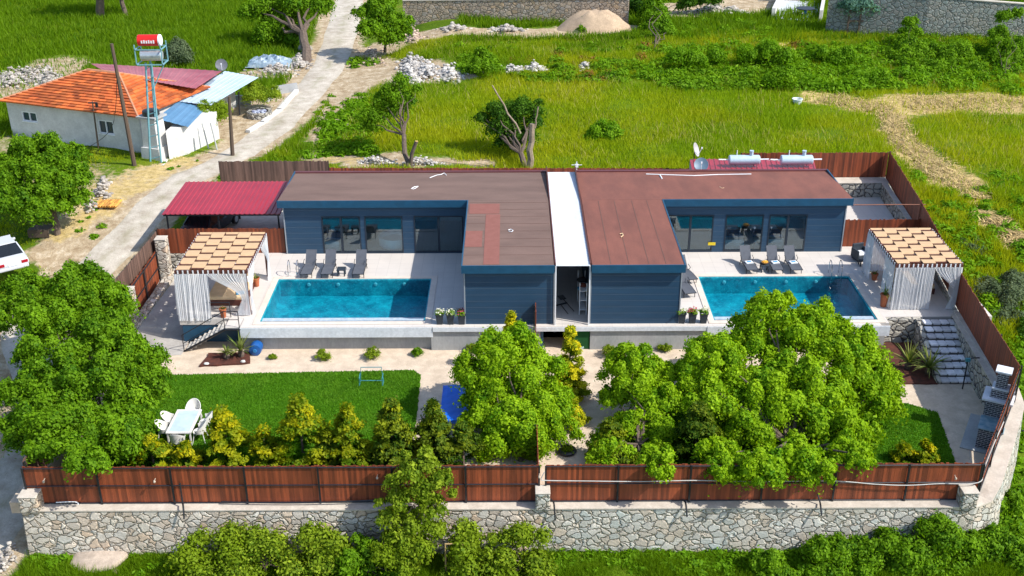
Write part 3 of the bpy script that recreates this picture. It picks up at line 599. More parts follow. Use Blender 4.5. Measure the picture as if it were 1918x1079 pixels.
# passage clutter
t = thing('shelf_rack', 'tall white metal rack standing against the right side of the passage', 'rack', (3.45, 48.9, .03))
for y in (0, 1.5): build('upright', MB().bx(-.2, -.16, y, y+.04, 0, 1.7).bx(.14, .18, y, y+.04, 0, 1.7), WHITE, t)
for z in (.25, .75, 1.25): build('shelf', MB().bx(-.16, .14, .0, 1.52, z, z+.03), WHITE, t)
for (y, z, s, mt, lb) in ((50.1, .78, .22, BLUEF, 'blue bundle on the middle shelf of the passage rack'), (49.4, 1.28, .2, M('rust_cloth', (.22, .05, .03)), 'rusty red bundle on the top shelf of the passage rack'), (50.0, 1.28, .24, M('black_bag', (.02, .02, .025)), 'black bag on the top shelf of the passage rack')):
    build('bundle', MB().rock((3.43, y, z+.03+s*.45), s, sq=.6), mt, label=lb, cat='bundle')
def handtool(lab, a, b, head):
    a = P(*a, .06); b = P(*b, .06); t = thing(lab.split()[1] if 0 else 'garden_tool', lab, 'tool', a)
    build('handle', MB().tube([(0, 0, 0), b-a], .022, 6), POLE, t); d = (b-a).normalized()
    build('head', head(b-a, d), STEEL, t)
handtool('dark shovel lying on the passage floor', (1075, 583), (1055, 560), lambda p, d: MB().box(p+d*.2, (.3, .45, .03), math.atan2(d.y, d.x)-PI/2))
handtool('rake with wide head lying on the passage floor', (1064, 588), (1050, 570), lambda p, d: MB().box(p, (.75, .07, .05), math.atan2(d.y, d.x)-PI/2+.2))
# rooms seen through the glass
def bed(label, x, y, rz=0):
    t = thing('bed', label, 'bed', (x, y, .03), rz)
    build('bed_base', MB().bx(-.8, .8, -1, 1, 0, .3), WFAB, t); build('mattress', MB().bx(-.8, .8, -1, 1, .3, .55), WFAB, t, bevel=.05); build('blanket', MB().bx(-.83, .83, -.6, .35, .5, .6), BLUEF, t, bevel=.03)
    for s in (-.4, .4): build('pillow', MB().box((s, .7, .62), (.6, .4, .14)), WFAB, t, bevel=.05)
bed('bed with blue blanket behind the left door of the left villa', -10.3, 57.95); bed('bed with blue blanket behind the middle window of the right villa', 12.0, 57.95); bed('bed seen through the rightmost glass door of the right villa', 14.2, 58.0)
for px, lb in ((740, 'white corner bathtub behind the middle window of the left villa'),):
    q = PY(px, 460, 57.9); t = thing('bathtub', lb, 'bathtub', (q.x, 57.72, .03)); build('tub', MB().lathe((0, 0, 0), [(.75, 0), (.85, .1), (.88, .58), (.88, .62), (.78, .62), (.7, .35), (.3, .3)], 20), WHITE, t, smooth=True)
# ================================================================== FURNITURE ON THE TERRACES
def lounger(rz, loc, label, group, back=50):
    t = thing('sun_lounger', label, 'sun lounger', loc, rz, group)   # foot towards -y
    fr = MB()
    for s in (-.3, .3): fr.tube([(s, -.95, .30), (s, -.3, .34), (s, .35, .30)], .022, 6)
    fr.tube([(-.3, -.95, .3), (.3, -.95, .3)], .02, 6); build('frame', fr, STEEL, t)
    build('seat', MB().add([(-.28, -.95, .32), (.28, -.95, .32), (.28, -.3, .365), (-.28, -.3, .365), (.28, .35, .32), (-.28, .35, .32)]+[(-.28, -.95, .305), (.28, -.95, .305), (.28, -.3, .35), (-.28, -.3, .35), (.28, .35, .305), (-.28, .35, .305)], [(0, 1, 2, 3), (3, 2, 4, 5), (7, 6, 9, 8), (8, 9, 11, 10), (0, 6, 7, 1), (5, 4, 10, 11)], .5), SLING, t)
    a = math.radians(back); e = Vector((0, .35+.8*math.cos(a), .32+.8*math.sin(a)))
    build('backrest', MB().add([(-.28, .36, .33), (.28, .36, .33), (.28, e.y, e.z), (-.28, e.y, e.z), (-.28, .38, .31), (.28, .38, .31), (.28, e.y+.02, e.z-.02), (-.28, e.y+.02, e.z-.02)], [(0, 1, 2, 3), (5, 4, 7, 6), (3, 2, 6, 7), (0, 3, 7, 4), (1, 5, 6, 2)], .5), SLING, t)
    for s in (-.32, .32):
        build('arm', MB().tube([(s, .3, .3), (s, .12, .5), (s, .42, .56)], .02, 5), STEEL, t)
        build('leg', MB().tube([(s*.9, -.75, .3), (s*.9, -.8, 0)], .02, 5), STEEL, t); build('leg', MB().tube([(s*.9, .35, .3), (s*.9, .5, 0)], .02, 5), STEEL, t)
    return t
def place_l(foot, head, label, group, src=None):
    a = P(*foot, .3); b = P(*head, .9); d = (b-a); rz = math.atan2(d.y, d.x)-PI/2; d.z = 0; c = a+d.normalized()*.95; c.z = 0.004
    return lounger(rz, c, label, group) if src is None else dup(src, c, rz, label)
G1 = 'sun loungers facing the left pool'; G2 = 'sun loungers facing the right pool'
l0 = place_l((572, 514), (585, 466), 'grey sun lounger furthest left beside the left pool', G1)
place_l((611, 514), (621, 466), 'grey sun lounger just left of the small dark table by the left pool', G1, l0)
place_l((670, 514), (678, 466), 'grey sun lounger right of the small dark table by the left pool', G1, l0)
def relab(o, g): o['group'] = g
for q in (((1410, 506), (1396, 463), 'grey sun lounger with towel left of the table with the orange basket'), ((1458, 506), (1446, 463), 'grey sun lounger with towel just right of the orange basket table'), ((1493, 506), (1479, 463), 'grey sun lounger with towel furthest right by the right pool')):
    o = place_l(*q[:3], G2, l0); relab(o, G2)
    tw = build('folded_towel', MB().box((o.location.x+.02, o.location.y-.15, .40), (.40, .32, .07), .2), WFAB, bevel=.02, label='folded white towel on the '+{'left': 'lounger left of the orange basket', 'just': 'lounger just right of the orange basket', 'furt': 'rightmost lounger by the right pool'}['left' if 'left of' in q[2] else 'just' if 'just' in q[2] else 'furt'], cat='towel')
    build('stripe', MB().box((0, -.02, .085), (.22, .12, .01), .2), BLUEF, tw)
o = dup(l0, P(1283, 520, 0), .25, 'dark deck chair beside the right wall of the front block'); relab(o, 'sun loungers facing the right pool')
o = dup(l0, P(1281, 545, 0), .2, 'dark deck chair nearest the black planters on the right terrace'); relab(o, 'sun loungers facing the right pool')
def stool(px, py, label, z=0, mat=WICK, s=.45, h=.42):
    p = P(px, py, z); t = thing('side_table', label, 'side table', p)
    build('top', MB().bx(-s/2, s/2, -s/2, s/2, h-.06, h), mat, t, bevel=.015)
    for i in (-1, 1):
        for j in (-1, 1): build('leg', MB().box((i*(s/2-.05), j*(s/2-.05), (h-.06)/2), (.06, .06, h-.06)), mat, t)
    return t
stool(640, 516, 'small dark side table between the loungers of the left pool'); st = stool(1431, 508, 'small dark side table carrying the orange fruit basket')
p = st.location; t = thing('fruit_basket', 'orange fruit basket on the dark table between loungers', 'basket', (p.x, p.y, .42)); build('bowl', MB().lathe((0, 0, 0), [(.08, 0), (.17, .1), (.19, .12)], 12), M('cane', (.45, .22, .06)), t)
fb = MB()
for i in range(9): fb.rock((.1*math.cos(i*2.4)*(i > 1), .1*math.sin(i*2.4)*(i > 1), .13+.03*(i < 2)), .06, sq=1)
build('fruit', fb, M('orange_fruit', (.75, .28, .02), (.7, .45, .03)), t)
# wicker armchair by right pergola
p = P(1610, 487, 0); t = thing('wicker_armchair', 'dark wicker armchair with white cushion by the right gazebo', 'armchair', p, .3)
build('seat', MB().bx(-.33, .33, -.33, .33, .05, .38), WICK, t, bevel=.03); build('backrest', MB().box((0, .32, .6), (.68, .1, .55)), WICK, t, bevel=.04)
for s in (-1, 1): build('arm', MB().box((s*.34, 0, .42), (.1, .66, .5)), WICK, t, bevel=.03)
build('cushion', MB().box((0, -.03, .43), (.55, .55, .1)), WFAB, t, bevel=.03)
stool(1615, 497, 'low dark table beside the wicker armchair', s=.4, h=.38)
# planters
def planter(px, py, label, fl, group):
    p = P(px, py, .0); t = thing('planter', label, 'planter', (p.x, p.y, .004), 0, group)
    build('pot', MB().lathe((0, 0, 0), [(.16, 0), (.22, .42), (.25, .44), (.25, .5), (.20, .5), (.19, .44)], 4, ax=Matrix.Rotation(PI/4, 3, 'Z') @ Matrix.Scale(1.15, 3)), WICK, t)
    build('soil', MB().box((0, 0, .50), (.3, .3, .03)), SOIL, t)
    g = np.random.default_rng(int(px)); n = 150; C = g.normal(0, 1, (n, 3))*[.12, .12, .05]+[0, 0, .62]; V, Fc = leafcloud(C, np.tile([0, 0, 1.], (n, 1)), .07, seed=int(px))
    np_obj('leaves', V, Fc, g.random(n), LF_A, t)
    V, Fc = leafcloud(C[:90]+[0, 0, .05], np.tile([0, 0, 1.], (90, 1)), .075, 1.0, seed=int(px)+1); np_obj('blossom', V, Fc, g.random(90), fl, t)
WFL = leaf_mat('white_blossom', (.75, .7, .62), (.85, .85, .85)); PFL = leaf_mat('pink_blossom', (.45, .06, .10), (.6, .15, .2))
for i, (px, lb, fl) in enumerate(((824, 'black pot with white blossom, next to the left pool', WFL), (844, 'black pot with white blossom, middle of the left three', WFL), (865, 'black pot with pink blossom against the left villa block', PFL))): planter(px, 606, lb, fl, 'black planters left')
for px, lb, fl in ((1276, 'black pot touching the right villa block', WFL), (1296, 'middle black pot with pink blossom at the right pool', PFL), (1317, 'black pot closest to the right pool corner', WFL)): planter(px, 604, lb, fl, 'black planters right')
def pot(px, py, label, h=.42, r=.17, leaf=.45, kind=0, z=0):
    p = P(px, py, z); t = thing('potted_plant', label, 'potted plant', p)
    build('pot', MB().lathe((0, 0, .004), [(r*.7, 0), (r, h), (r*1.12, h), (r*1.12, h+.06), (r*.9, h+.06), (r*.85, h-.03)], 14), TERRA, t, smooth=True)
    fronds(t, (0, 0, h), 16, leaf, int(px), .05)
def fronds(t, c, n, L, seed, w_=.06, mat=None, droop=.9, nm='leaves'):
    g = random.Random(seed); mb = MB()
    for i in range(n):
        a = g.uniform(0, 2*PI); el = g.uniform(.3, 1.4); l = L*g.uniform(.7, 1.1); pr = None; d = Vector((math.cos(a)*math.cos(el), math.sin(a)*math.cos(el), math.sin(el))); sd = Vector((-math.sin(a), math.cos(a), 0)); p = Vector(c); vs = []
        for k in range(5):
            ww = w_*(1-(k/4)**1.5)+.004; vs += [p-sd*ww/2, p+sd*ww/2]; p = p+d*l/4; d = (d-Vector((0, 0, .22*droop))).normalized()
        mb.add(vs, [(2*k, 2*k+1, 2*k+3, 2*k+2) for k in range(4)])
    build(nm, mb, mat or LF_P, t)
pot(481, 536, 'terracotta pot right of the left gazebo'); pot(419, 594, 'terracotta pot with dark plant at the front of the left gazebo', leaf=.3); pot(459, 578, 'small terracotta pot inside the right corner of the left gazebo', h=.3, leaf=.25)
pot(1637, 524, 'terracotta pot by the rear post of the right gazebo', h=.3, leaf=.3); pot(1654, 574, 'tall terracotta pot with spiky plant at the right gazebo', h=.62, r=.2, leaf=.7)
# ================================================================== GAZEBOS
def curtain(mb, a, b, z0, z1, amp=.06, waves=9, gather=None, flare=0., seed=0):
    """pleated cloth from a to b (xy); gather=(u) pulls the cloth toward one end at mid height"""
    a = Vector((*a, 0)); b = Vector((*b, 0)); d = b-a; nr = Vector((-d.y, d.x, 0)).normalized(); nu, nz = waves*6, 14; vs = []; g = random.Random(seed); ph = g.random()*6
    for j in range(nz+1):
        q = j/nz; z = z1+(z0-z1)*q
        for i in range(nu+1):
            u = i/nu; uu = u
            if gather is not None:
                k = math.sin(min(1, q/.62)*PI/2)**1.6 if q < .62 else 1-.25*(q-.62)/.38; uu = gather+(u-gather)*(1-.82*k)
            off = amp*(.35+.65*q)*(.6+.5*math.sin(u*11+ph))*math.sin(u*waves*2*PI+ph+.6*math.sin(q*5+u*9)+2.4*math.sin(u*6.3+ph*2))+amp*.4*math.sin(u*waves*4.7*PI+ph*2)+flare*q
            vs.append(a+d*uu+nr*off+Vector((0, 0, z)))
    fs = [(j*(nu+1)+i, j*(nu+1)+i+1, (j+1)*(nu+1)+i+1, (j+1)*(nu+1)+i) for j in range(nz) for i in range(nu)]
    mb.add(vs, fs, .5)
def gazebo(label, x0, x1, y0, y1, h, cur):
    t = thing('gazebo', label, 'gazebo', ((x0+x1)/2, (y0+y1)/2, .004)); W = x1-x0; D = y1-y0
    for x in (x0+.08, x1-.08):
        for y in (y0+.08, y1-.08): build('post', MB().bx(x-.06, x+.06, y-.06, y+.06, .004, h-.16), BROWN, t, world=True, bevel=.01)
    fr = MB(); fr.bx(x0-.05, x1+.05, y0-.05, y0+.05, h-.16, h).bx(x0-.05, x1+.05, y1-.05, y1+.05, h-.16, h).bx(x0-.05, x0+.05, y0+.05, y1-.05, h-.158, h-.002).bx(x1-.05, x1+.05, y0+.05, y1-.05, h-.158, h-.002)
    build('roof_frame', fr, BROWN, t, world=True)
    # rafters across, cloth strips woven over and under them
    nr, nc = 10, 5; sl = MB(); ra = MB()
    for j in range(nr): y = y0+D*(j+.5)/nr+.0; ra.bx(x0+.05, x1-.05, y-.035, y+.035, h-.05, h+.01)
    cw = W/nc
    for i in range(nc):
        vs = []; n = nr*8
        for s in range(n+1):
            v = s/n; y = y0+D*v; ph = v*nr-.5; c = math.cos(PI*(ph+i)); z = h+.055-.17*((1-c)/2)**4.5; vs += [(x0+cw*i+.012, y, z), (x0+cw*(i+1)-.012, y, z)]
        k = n+1; vs += [(a, b, z-.012) for a, b, z in vs]
        sl.add(vs, [(2*q, 2*q+1, 2*q+3, 2*q+2) for q in range(n)]+[(2*k+2*q, 2*k+2*q+2, 2*k+2*q+3, 2*k+2*q+1) for q in range(n)])
    build('rafter', ra, BROWN, t, world=True); build('woven_strip', sl, TAN, t, world=True, smooth=True)
    def tie(*q): build('curtain_tie', MB().bx(*q, h-.15, h+.02), WFAB, t, world=True)
    for i in range(14):
        x = x0+W*(i+.5)/14; tie(x-.03, x+.03, y0-.075, y0-.051)
    for i in range(16):
        y = y0+D*(i+.5)/16; tie(x0-.075, x0-.051, y-.03, y+.03); tie(x1+.051, x1+.075, y-.03, y+.03)
    for i, kw in enumerate(cur):
        c = MB(); curtain(c, seed=i+int(x0*3), **kw); build('curtain', c, CURT, t, world=True, smooth=True)
    return t
h = 2.42
a = (-16.15, 49.05, -12.75, 53.75)
gazebo('left gazebo with woven tan roof, front curtain drawn open over a daybed', a[0], a[2], a[1], a[3], h, [
    dict(a=(a[0]-.06, a[1]-.12), b=(a[0]+1.55, a[1]-.1), z0=-.12, z1=h-.15, waves=8, amp=.045, flare=-.22), dict(a=(a[0]+1.5, a[1]-.08), b=(a[2], a[1]-.08), z0=.05, z1=h-.15, waves=9, gather=1, amp=.03),
    dict(a=(a[2]+.07, a[1]), b=(a[2]+.07, a[1]+1.4), z0=.05, z1=h-.15, waves=6, gather=.05, amp=.03), dict(a=(a[2]+.07, a[3]-1.6), b=(a[2]+.07, a[3]), z0=.05, z1=h-.15, waves=7, gather=.9, amp=.035),
    dict(a=(a[0]-.07, a[1]), b=(a[0]-.07, a[1]+2.2), z0=.02, z1=h-.15, waves=9, amp=.06, flare=.12), dict(a=(a[0]+.1, a[3]+.06), b=(a[0]+1.2, a[3]+.06), z0=.02, z1=h-.15, waves=6, amp=.035)])
a = (18.6, 49.45, 21.75, 53.95)
gazebo('right gazebo with woven tan roof and front curtain drawn closed', a[0], a[2], a[1], a[3], h, [
    dict(a=(a[0]-.05, a[1]-.1), b=(a[0]+1.85, a[1]-.1), z0=.02, z1=h-.15, waves=11, amp=.035), dict(a=(a[0]+1.85, a[1]-.08), b=(a[2], a[1]-.08), z0=.03, z1=h-.15, waves=7, gather=1, amp=.035),
    dict(a=(a[0]-.07, a[1]), b=(a[0]-.07, a[1]+1.5), z0=.02, z1=h-.15, waves=7, amp=.03), dict(a=(a[0]-.07, a[3]-1.1), b=(a[0]-.07, a[3]), z0=.02, z1=h-.15, waves=6, amp=.07),
    dict(a=(a[2]+.07, a[1]), b=(a[2]+.07, a[1]+1.2), z0=.02, z1=h-.15, waves=6, amp=.03), dict(a=(a[0]+.2, a[3]+.06), b=(a[0]+1.3, a[3]+.06), z0=.02, z1=h-.15, waves=6, amp=.035)])
def daybed(label, x, y):
    t = thing('daybed', label, 'daybed', (x, y, .004)); build('base', MB().bx(-.95, .95, -1.1, 1.1, .0, .3), BROWN, t, bevel=.02); build('mattress', MB().bx(-.93, .93, -1.08, 1.08, .3, .5), CREAM, t, bevel=.05)
    build('backrest', MB().box((0, 1.05, .7), (1.9, .2, .6)), CREAM, t, bevel=.05)
    for i, (px, py, mt) in enumerate(((-.55, .75, CREAM), (.1, .8, BROWN), (.6, .7, WFAB))): build('pillow', MB().box((px, py, .6), (.5, .2, .35), .2*i), mt, t, bevel=.06)
    return t
d = daybed('cream daybed under the left gazebo', -14.2, 51.2); daybed('cream daybed behind the curtains of the right gazebo', 20.4, 52.2)
build('folded_towel', MB().box((-13.55, 50.5, .54), (.4, .32, .07), .3), BLUEF, bevel=.02, label='pale blue folded towel on the cream daybed of the left gazebo', cat='towel')
# ================================================================== FENCES AND WALLS
def boards(mb, A, B, h, za, zb, w_=.105, gap=-.002, jag=.04, th=.025, off=0):
    A = Vector((A[0], A[1], 0)); B = Vector((B[0], B[1], 0)); d = B-A; L = d.length; d.normalize(); nr = Vector((-d.y, d.x, 0)); n = int(L/w_); rz = math.atan2(d.y, d.x)
    for i in range(n):
        u = (i+.5)/n; z0 = za+(zb-za)*u; hh = h+jag*(R()-.5)*2; c = A+d*(L*u)+nr*(off+.004*(i % 2)); c.z = z0+hh/2
        mb.box(c, (L/n-gap, th, hh), rz)
def fence(label, segs, h, mat, post=2.75, front=-1, rails=(0.03, .5, .97), lamps=(), steel=STEEL, jag=.03, postmat=None):
    A0 = segs[0][0]; t = thing('wooden_fence', label, 'fence', (A0[0], A0[1], segs[0][2]))
    bd = MB(); rl = MB()
    for A, B, za, zb in segs:
        boards(bd, A, B, h, za, zb, jag=jag); a = Vector((*A, 0)); b = Vector((*B, 0)); d = (b-a); L = d.length; d.normalize(); nr = Vector((-d.y, d.x, 0))*front; rz = math.atan2(d.y, d.x); tilt = math.atan2(zb-za, L)
        for q in rails:
            c = (a+b)/2+nr*.04; c.z = (za+zb)/2+h*q
            pa = a+nr*.045; pa.z = za+h*q; pb = b+nr*.045; pb.z = zb+h*q; rl.tube([pa, pb], .026, 4)
        n = max(1, round(L/post))
        for i in range(n+1):
            p = a+d*(L*i/n)+nr*.075; z = za+(zb-za)*i/n; build('post', MB().box((p.x, p.y, z+h/2-.03), (.07, .05, h+.05), rz), steel, t, world=True)
    build('boards', bd, mat, t, world=True)
    if rails: build('rail', rl, steel, t, world=True)
    for p in lamps:
        q = Vector(p); build('lamp', MB().tube([q, q+Vector((0, -.12, -.02))], .015, 5).lathe(q+Vector((0, -.15, -.05)), [(.03, -.05), (.05, .0), (.03, .05)], 8), M('lamp_shell', (.5, .42, .33), rough=.4), t, world=True)
    return t
FZ = YARD+.02; FH = 1.68
lm = [PY(px, py, 35.4) for px, py in ((84, 896), (291, 896), (707, 889), (1010, 887))]
fence('long stained front fence on the stone wall, left of the middle pillar', [((-18.55, 35.5), (1.0, 35.5), FZ, FZ)], FH, WOOD, lamps=lm)
fence('long stained front fence on the stone wall, right of the middle pillar', [((1.25, 35.5), (17.75, 35.5), FZ, FZ)], FH, WOOD, lamps=[PY(1788, 890, 35.4)])
fence('slanted stained fence climbing at the front right corner by the barbecue', [((17.8, 35.55), (20.85, 40.3), FZ, .15)], FH-.05, WOOD, post=2.2)
fence('tall stained fence along the right side of the compound', [((20.9, 40.35), (21.75, 48.8), .15, .15), ((21.75, 48.8), (22.55, 58.0), .15, .75), ((22.55, 58.0), (23.25, 65.9), .75, .95)], 1.72, WOOD, rails=(), post=2.8, front=1 if 0 else -1)
fence('stained fence along the back of the compound behind the villas', [((-11.3, 66.05), (14.2, 66.05), .1, -.05), ((14.2, 66.05), (23.25, 66.05), .95, .95)], 1.6, WOOD, rails=(.9,), front=1)
fence('weathered grey fence at the back left corner behind the red canopy', [((-18.1, 66.05), (-11.35, 66.05), .3, .3)], 1.85, WOODG, rails=(.9,), front=1)
fence('stained cross fence between the right villa and the back courtyard', [((18.15, 57.3), (22.45, 57.3), 0, 0)], 1.6, WOOD, rails=(), front=1)
fence('stained fence between the left gazebo and the red canopy', [((-19.35, 56.75), (-12.45, 56.75), .0, .0)], 1.45, WOOD, rails=(), front=1)
fence('short stained fence dividing the two yards at the middle of the front wall', [((.98, 35.6), (.98, 38.5), FZ, FZ)], 1.6, WOOD, rails=(), front=1)
fence('narrow stained panel standing out from the left villa block', [((1.12, 47.0), (1.12, 47.66), FZ, FZ)], 2.45, WOOD, rails=(), front=1)
build('screen_panel', MB().bx(1.1, 1.14, 47.74, 47.97, .01, 1.16), WOOD, label='short stained end board on the terrace edge against the left villa block', cat='panel')
# gate side
gt = thing('entrance_gate', 'stained double gate with steel frame beside the road', 'gate', (-19.3, 51.2, -1.2))
for (a, b) in ((50.95, 53.2), (53.25, 55.6)):
    bb = MB(); boards(bb, (-19.25, a), (-19.25, b), 1.75, -1.2, -1.15); lf = build('gate_leaf', bb, WOOD, gt, world=True)
    build('leaf_frame', MB().bx(-19.2, -19.15, a, a+.06, -1.22, .6).bx(-19.2, -19.15, b-.06, b, -1.22, .6).bx(-19.198, -19.152, a+.06, b-.06, .5, .56).bx(-19.198, -19.152, a+.06, b-.06, -1.2, -1.14).bx(-19.198, -19.152, a+.06, b-.06, -.35, -.29), STEEL, lf, world=True)
fence('weathered plank fence along the road, rising behind the gate', [((-20.0, 49.9), (-19.42, 57.0), -.8, -.45)], 1.75, WOODG, rails=(), post=3, front=1)
fence('weathered fence along the road side in front of the gate, behind the big left tree', [((-18.75, 36), (-19.2, 49.9), FZ, -1.1)], 1.6, WOODG, rails=(), post=3, front=-1)
def pillar(label, x, y, z0, z1, s=.55, mat=STONE):
    t = thing('stone_pillar', label, 'pillar', (x, y, z0)); build('shaft', MB().box((0, 0, (z1-z0)/2), (s, s, z1-z0)), mat, t, bevel=.05); build('cap', MB().box((0, 0, z1-z0+.03), (s+.02, s+.02, .06)), CAP, t, bevel=.02)
pillar('tall stone gate pillar behind the left gazebo', -19.0, 56.1, -1.3, 1.15, .6); pillar('stone gate pillar at the near end of the gate', -19.2, 50.6, -1.6, .7, .6); pillar('small stone pillar at the left end of the front wall', -18.35, 35.25, -1.3, -.62, .7)
pillar('small stone pillar on the front wall between the two fences', 1.13, 35.2, -1.3, -.55, .55, STONEG); pillar('small stone pillar at the right end of the front wall', 17.3, 35.2, -1.3, -.6, .6, STONEG); pillar('low pale pillar stub at the end of the grey fence', -18.0, 64.6, -.3, .75, .6)
wb = MB()
def batter(mb, pts, z0s, z1s, th=.5, bat=.25, off=0):
    """stone wall following pts; outer side is to the right of travel"""
    n = len(pts); P2 = [Vector(p) for p in pts]; vs = []
    for i, p in enumerate(P2):
        d = (P2[min(i+1, n-1)]-P2[max(i-1, 0)]).normalized(); o = Vector((d.y, -d.x)); z0 = z0s[i]; z1 = z1s[i]
        for q, z in ((o*bat, z0), (Vector((0, 0)), z1), (-o*th, z1), (-o*th, z0)): vs.append((p.x+q.x, p.y+q.y, z))
    mb.add(vs, [(i*4+k, i*4+(k+1) % 4, (i+1)*4+(k+1) % 4, (i+1)*4+k) for i in range(n-1) for k in range(4)]+[(0, 1, 2, 3), (4*n-1, 4*n-2, 4*n-3, 4*n-4)])
sw = thing('stone_retaining_wall', 'long pale rubble retaining wall carrying the front fence', 'wall', (0, 35, -3.3))
zt = FZ-.04
b = MB(); batter(b, [(-18.95, 57), (-18.95+-.35, 50), (-19.05, 48), (-18.95, 42), (-18.72, 35.05)], [-3.6]*5, [-.9, -1.2, -1.3, zt, zt], .5, .1); build('side_wall', b, STONE, sw, world=True)
b = MB(); batter(b, [(-18.7, 35.05), (1.1, 35.05)], [-3.9]*2, [zt]*2, .6); build('front_wall', b, STONE, sw, world=True)
b = MB(); batter(b, [(1.1, 35.05), (17.6, 35.05), (18.35, 35.4), (19.0, 36.2), (20.2, 38.2), (21.3, 40.1), (21.6, 41.5)], [-3.9]*7, [zt, zt, zt, zt+.25, zt+.75, .1, .12], .6); build('corner_wall', b, STONEG, sw, world=True)
b = MB(); batter(b, [(21.6, 41.5), (22.1, 48.8), (22.9, 58), (23.65, 66.3)], [-3.9, -3.6, -3, -1], [.12, .12, .7, .92], .5, .1); build('right_wall', b, STONEG, sw, world=True)
b = MB(); batter(b, [(23.65, 66.55), (13, 66.5), (-18.2, 66.5)], [-1, -1, -1], [.92, .5, .25], .4, .02); build('back_wall', b, STONEG, sw, world=True)
cp = MB()
for (a, b_, z) in (((-18.7, 1.1), (35.07, 35.6), zt),): cp.bx(a[0], a[1], 35.02, 35.62, z, z+.05)
cp.bx(1.1, 17.6, 35.02, 35.62, zt, zt+.05)
cpts = [(17.6, 35.05), (18.35, 35.4), (19.0, 36.2), (20.2, 38.2), (21.3, 40.1), (21.6, 41.5), (22.1, 48.8)]; cz = [zt, zt, zt+.25, zt+.75, .1, .12, .12]
vs = []
for i, p in enumerate(cpts):
    a = Vector(cpts[max(0, i-1)]); b_ = Vector(cpts[min(len(cpts)-1, i+1)]); d = (b_-a).normalized(); o = Vector((d.y, -d.x)); p = Vector(p)
    vs += [(*(p+o*.03), cz[i]+.05), (*(p-o*.62), cz[i]+.05), (*(p+o*.03), cz[i]-.02), (*(p-o*.62), cz[i]-.02)]
cp.add(vs, [(4*i, 4*i+4, 4*i+5, 4*i+1) for i in range(len(cpts)-1)]+[(4*i, 4*i+2, 4*i+6, 4*i+4) for i in range(len(cpts)-1)]+[(4*i+1, 4*i+5, 4*i+7, 4*i+3) for i in range(len(cpts)-1)])
build('coping', cp, CAP, sw, world=True)
t = thing('courtyard_wall', 'dark-jointed stone wall round the right terrace corner and back courtyard', 'wall', (20, 57, 0))
build('terrace_face', MB().bx(18.0, 19.9, 48.35, 48.6, YARD, -.03).bx(19.9, 21.8, 48.35, 48.6, YARD, -.27), STONED, t, world=True)
build('inner_wall', MB().add([(21.3, 48.6, YARD), (20.55, 40.6, YARD), (20.55, 40.6, .1), (21.3, 48.6, .1), (21.75, 48.6, YARD), (21.0, 40.4, YARD), (21.0, 40.4, .1), (21.75, 48.6, .1)], [(0, 1, 2, 3), (3, 2, 6, 7), (5, 4, 7, 6), (1, 5, 6, 2), (4, 0, 3, 7)], .5), STONED, t, world=True)
build('cap', MB().slab([(21.28, 48.6, .13), (20.53, 40.6, .13), (21.02, 40.4, .13), (21.77, 48.6, .13)], .028), CAP, t, world=True)
build('court_wall', MB().bx(20.0, 22.9, 65.0, 65.4, 0, .92).add([(22.3, 58, 0), (22.75, 65, 0), (22.75, 65, .92), (22.3, 58, .92), (22.6, 58, 0), (23.05, 65, 0), (23.05, 65, .92), (22.6, 58, .92)], [(0, 1, 2, 3), (3, 2, 6, 7), (5, 4, 7, 6), (4, 0, 3, 7)], .5), STONED, t, world=True)
build('court_cap', MB().bx(19.9, 23.2, 64.97, 66.0, .92, .95).slab([(22.27, 58, .95), (22.6, 58, .95), (23.05, 64.97, .95), (22.72, 64.97, .95)], .03), CAP, t, world=True)
build('drive_wall', MB().bx(-19.2, -16.2, 56.55, 56.75, -1.25, -.02), STONED, t, world=True)
# stone stairs
t = thing('stone_stairs', 'stone stairs of nine steps beside the palm bed', 'stairs', (20.5, 46.4, YARD)); N = 9; x0, x1 = 19.55, 21.1; ya, yb = 44.35, 48.35
core = MB(); 
for i in range(N):
    z = YARD+(1.3)*(i+1)/(N+.0)-.012; y0 = ya+(yb-ya)*i/N; core.bx(x0+.2*i/N-.02, x1+.1+.45*i/N, y0, y0+(yb-ya)/N+.002*i+.003, YARD, z-.03)
    s = MB(); n = 4
    for k_ in range(n):
        xa = x0+.25*i/N+(x1-x0+.1*i/N)*k_/n; s.box((xa+.2, y0+.21, z-.045), (.37+.03*R(), .42+.04*R(), .12), .05*(R()-.5))
    build('step', s, STEP, t, world=True, bevel=.045)
build('core', core, MORT, t, world=True)
build('side_wall', MB().add([(x0-.22, ya, YARD), (x0, ya, YARD), (x0+.2, yb, YARD), (x0-.02, yb, YARD), (x0-.22, ya, YARD+.14), (x0, ya, YARD+.14), (x0+.2, yb, .0), (x0-.02, yb, .0)], [(4, 5, 6, 7), (0, 1, 5, 4), (3, 7, 6, 2), (0, 4, 7, 3)], .5), STONED, t, world=True)
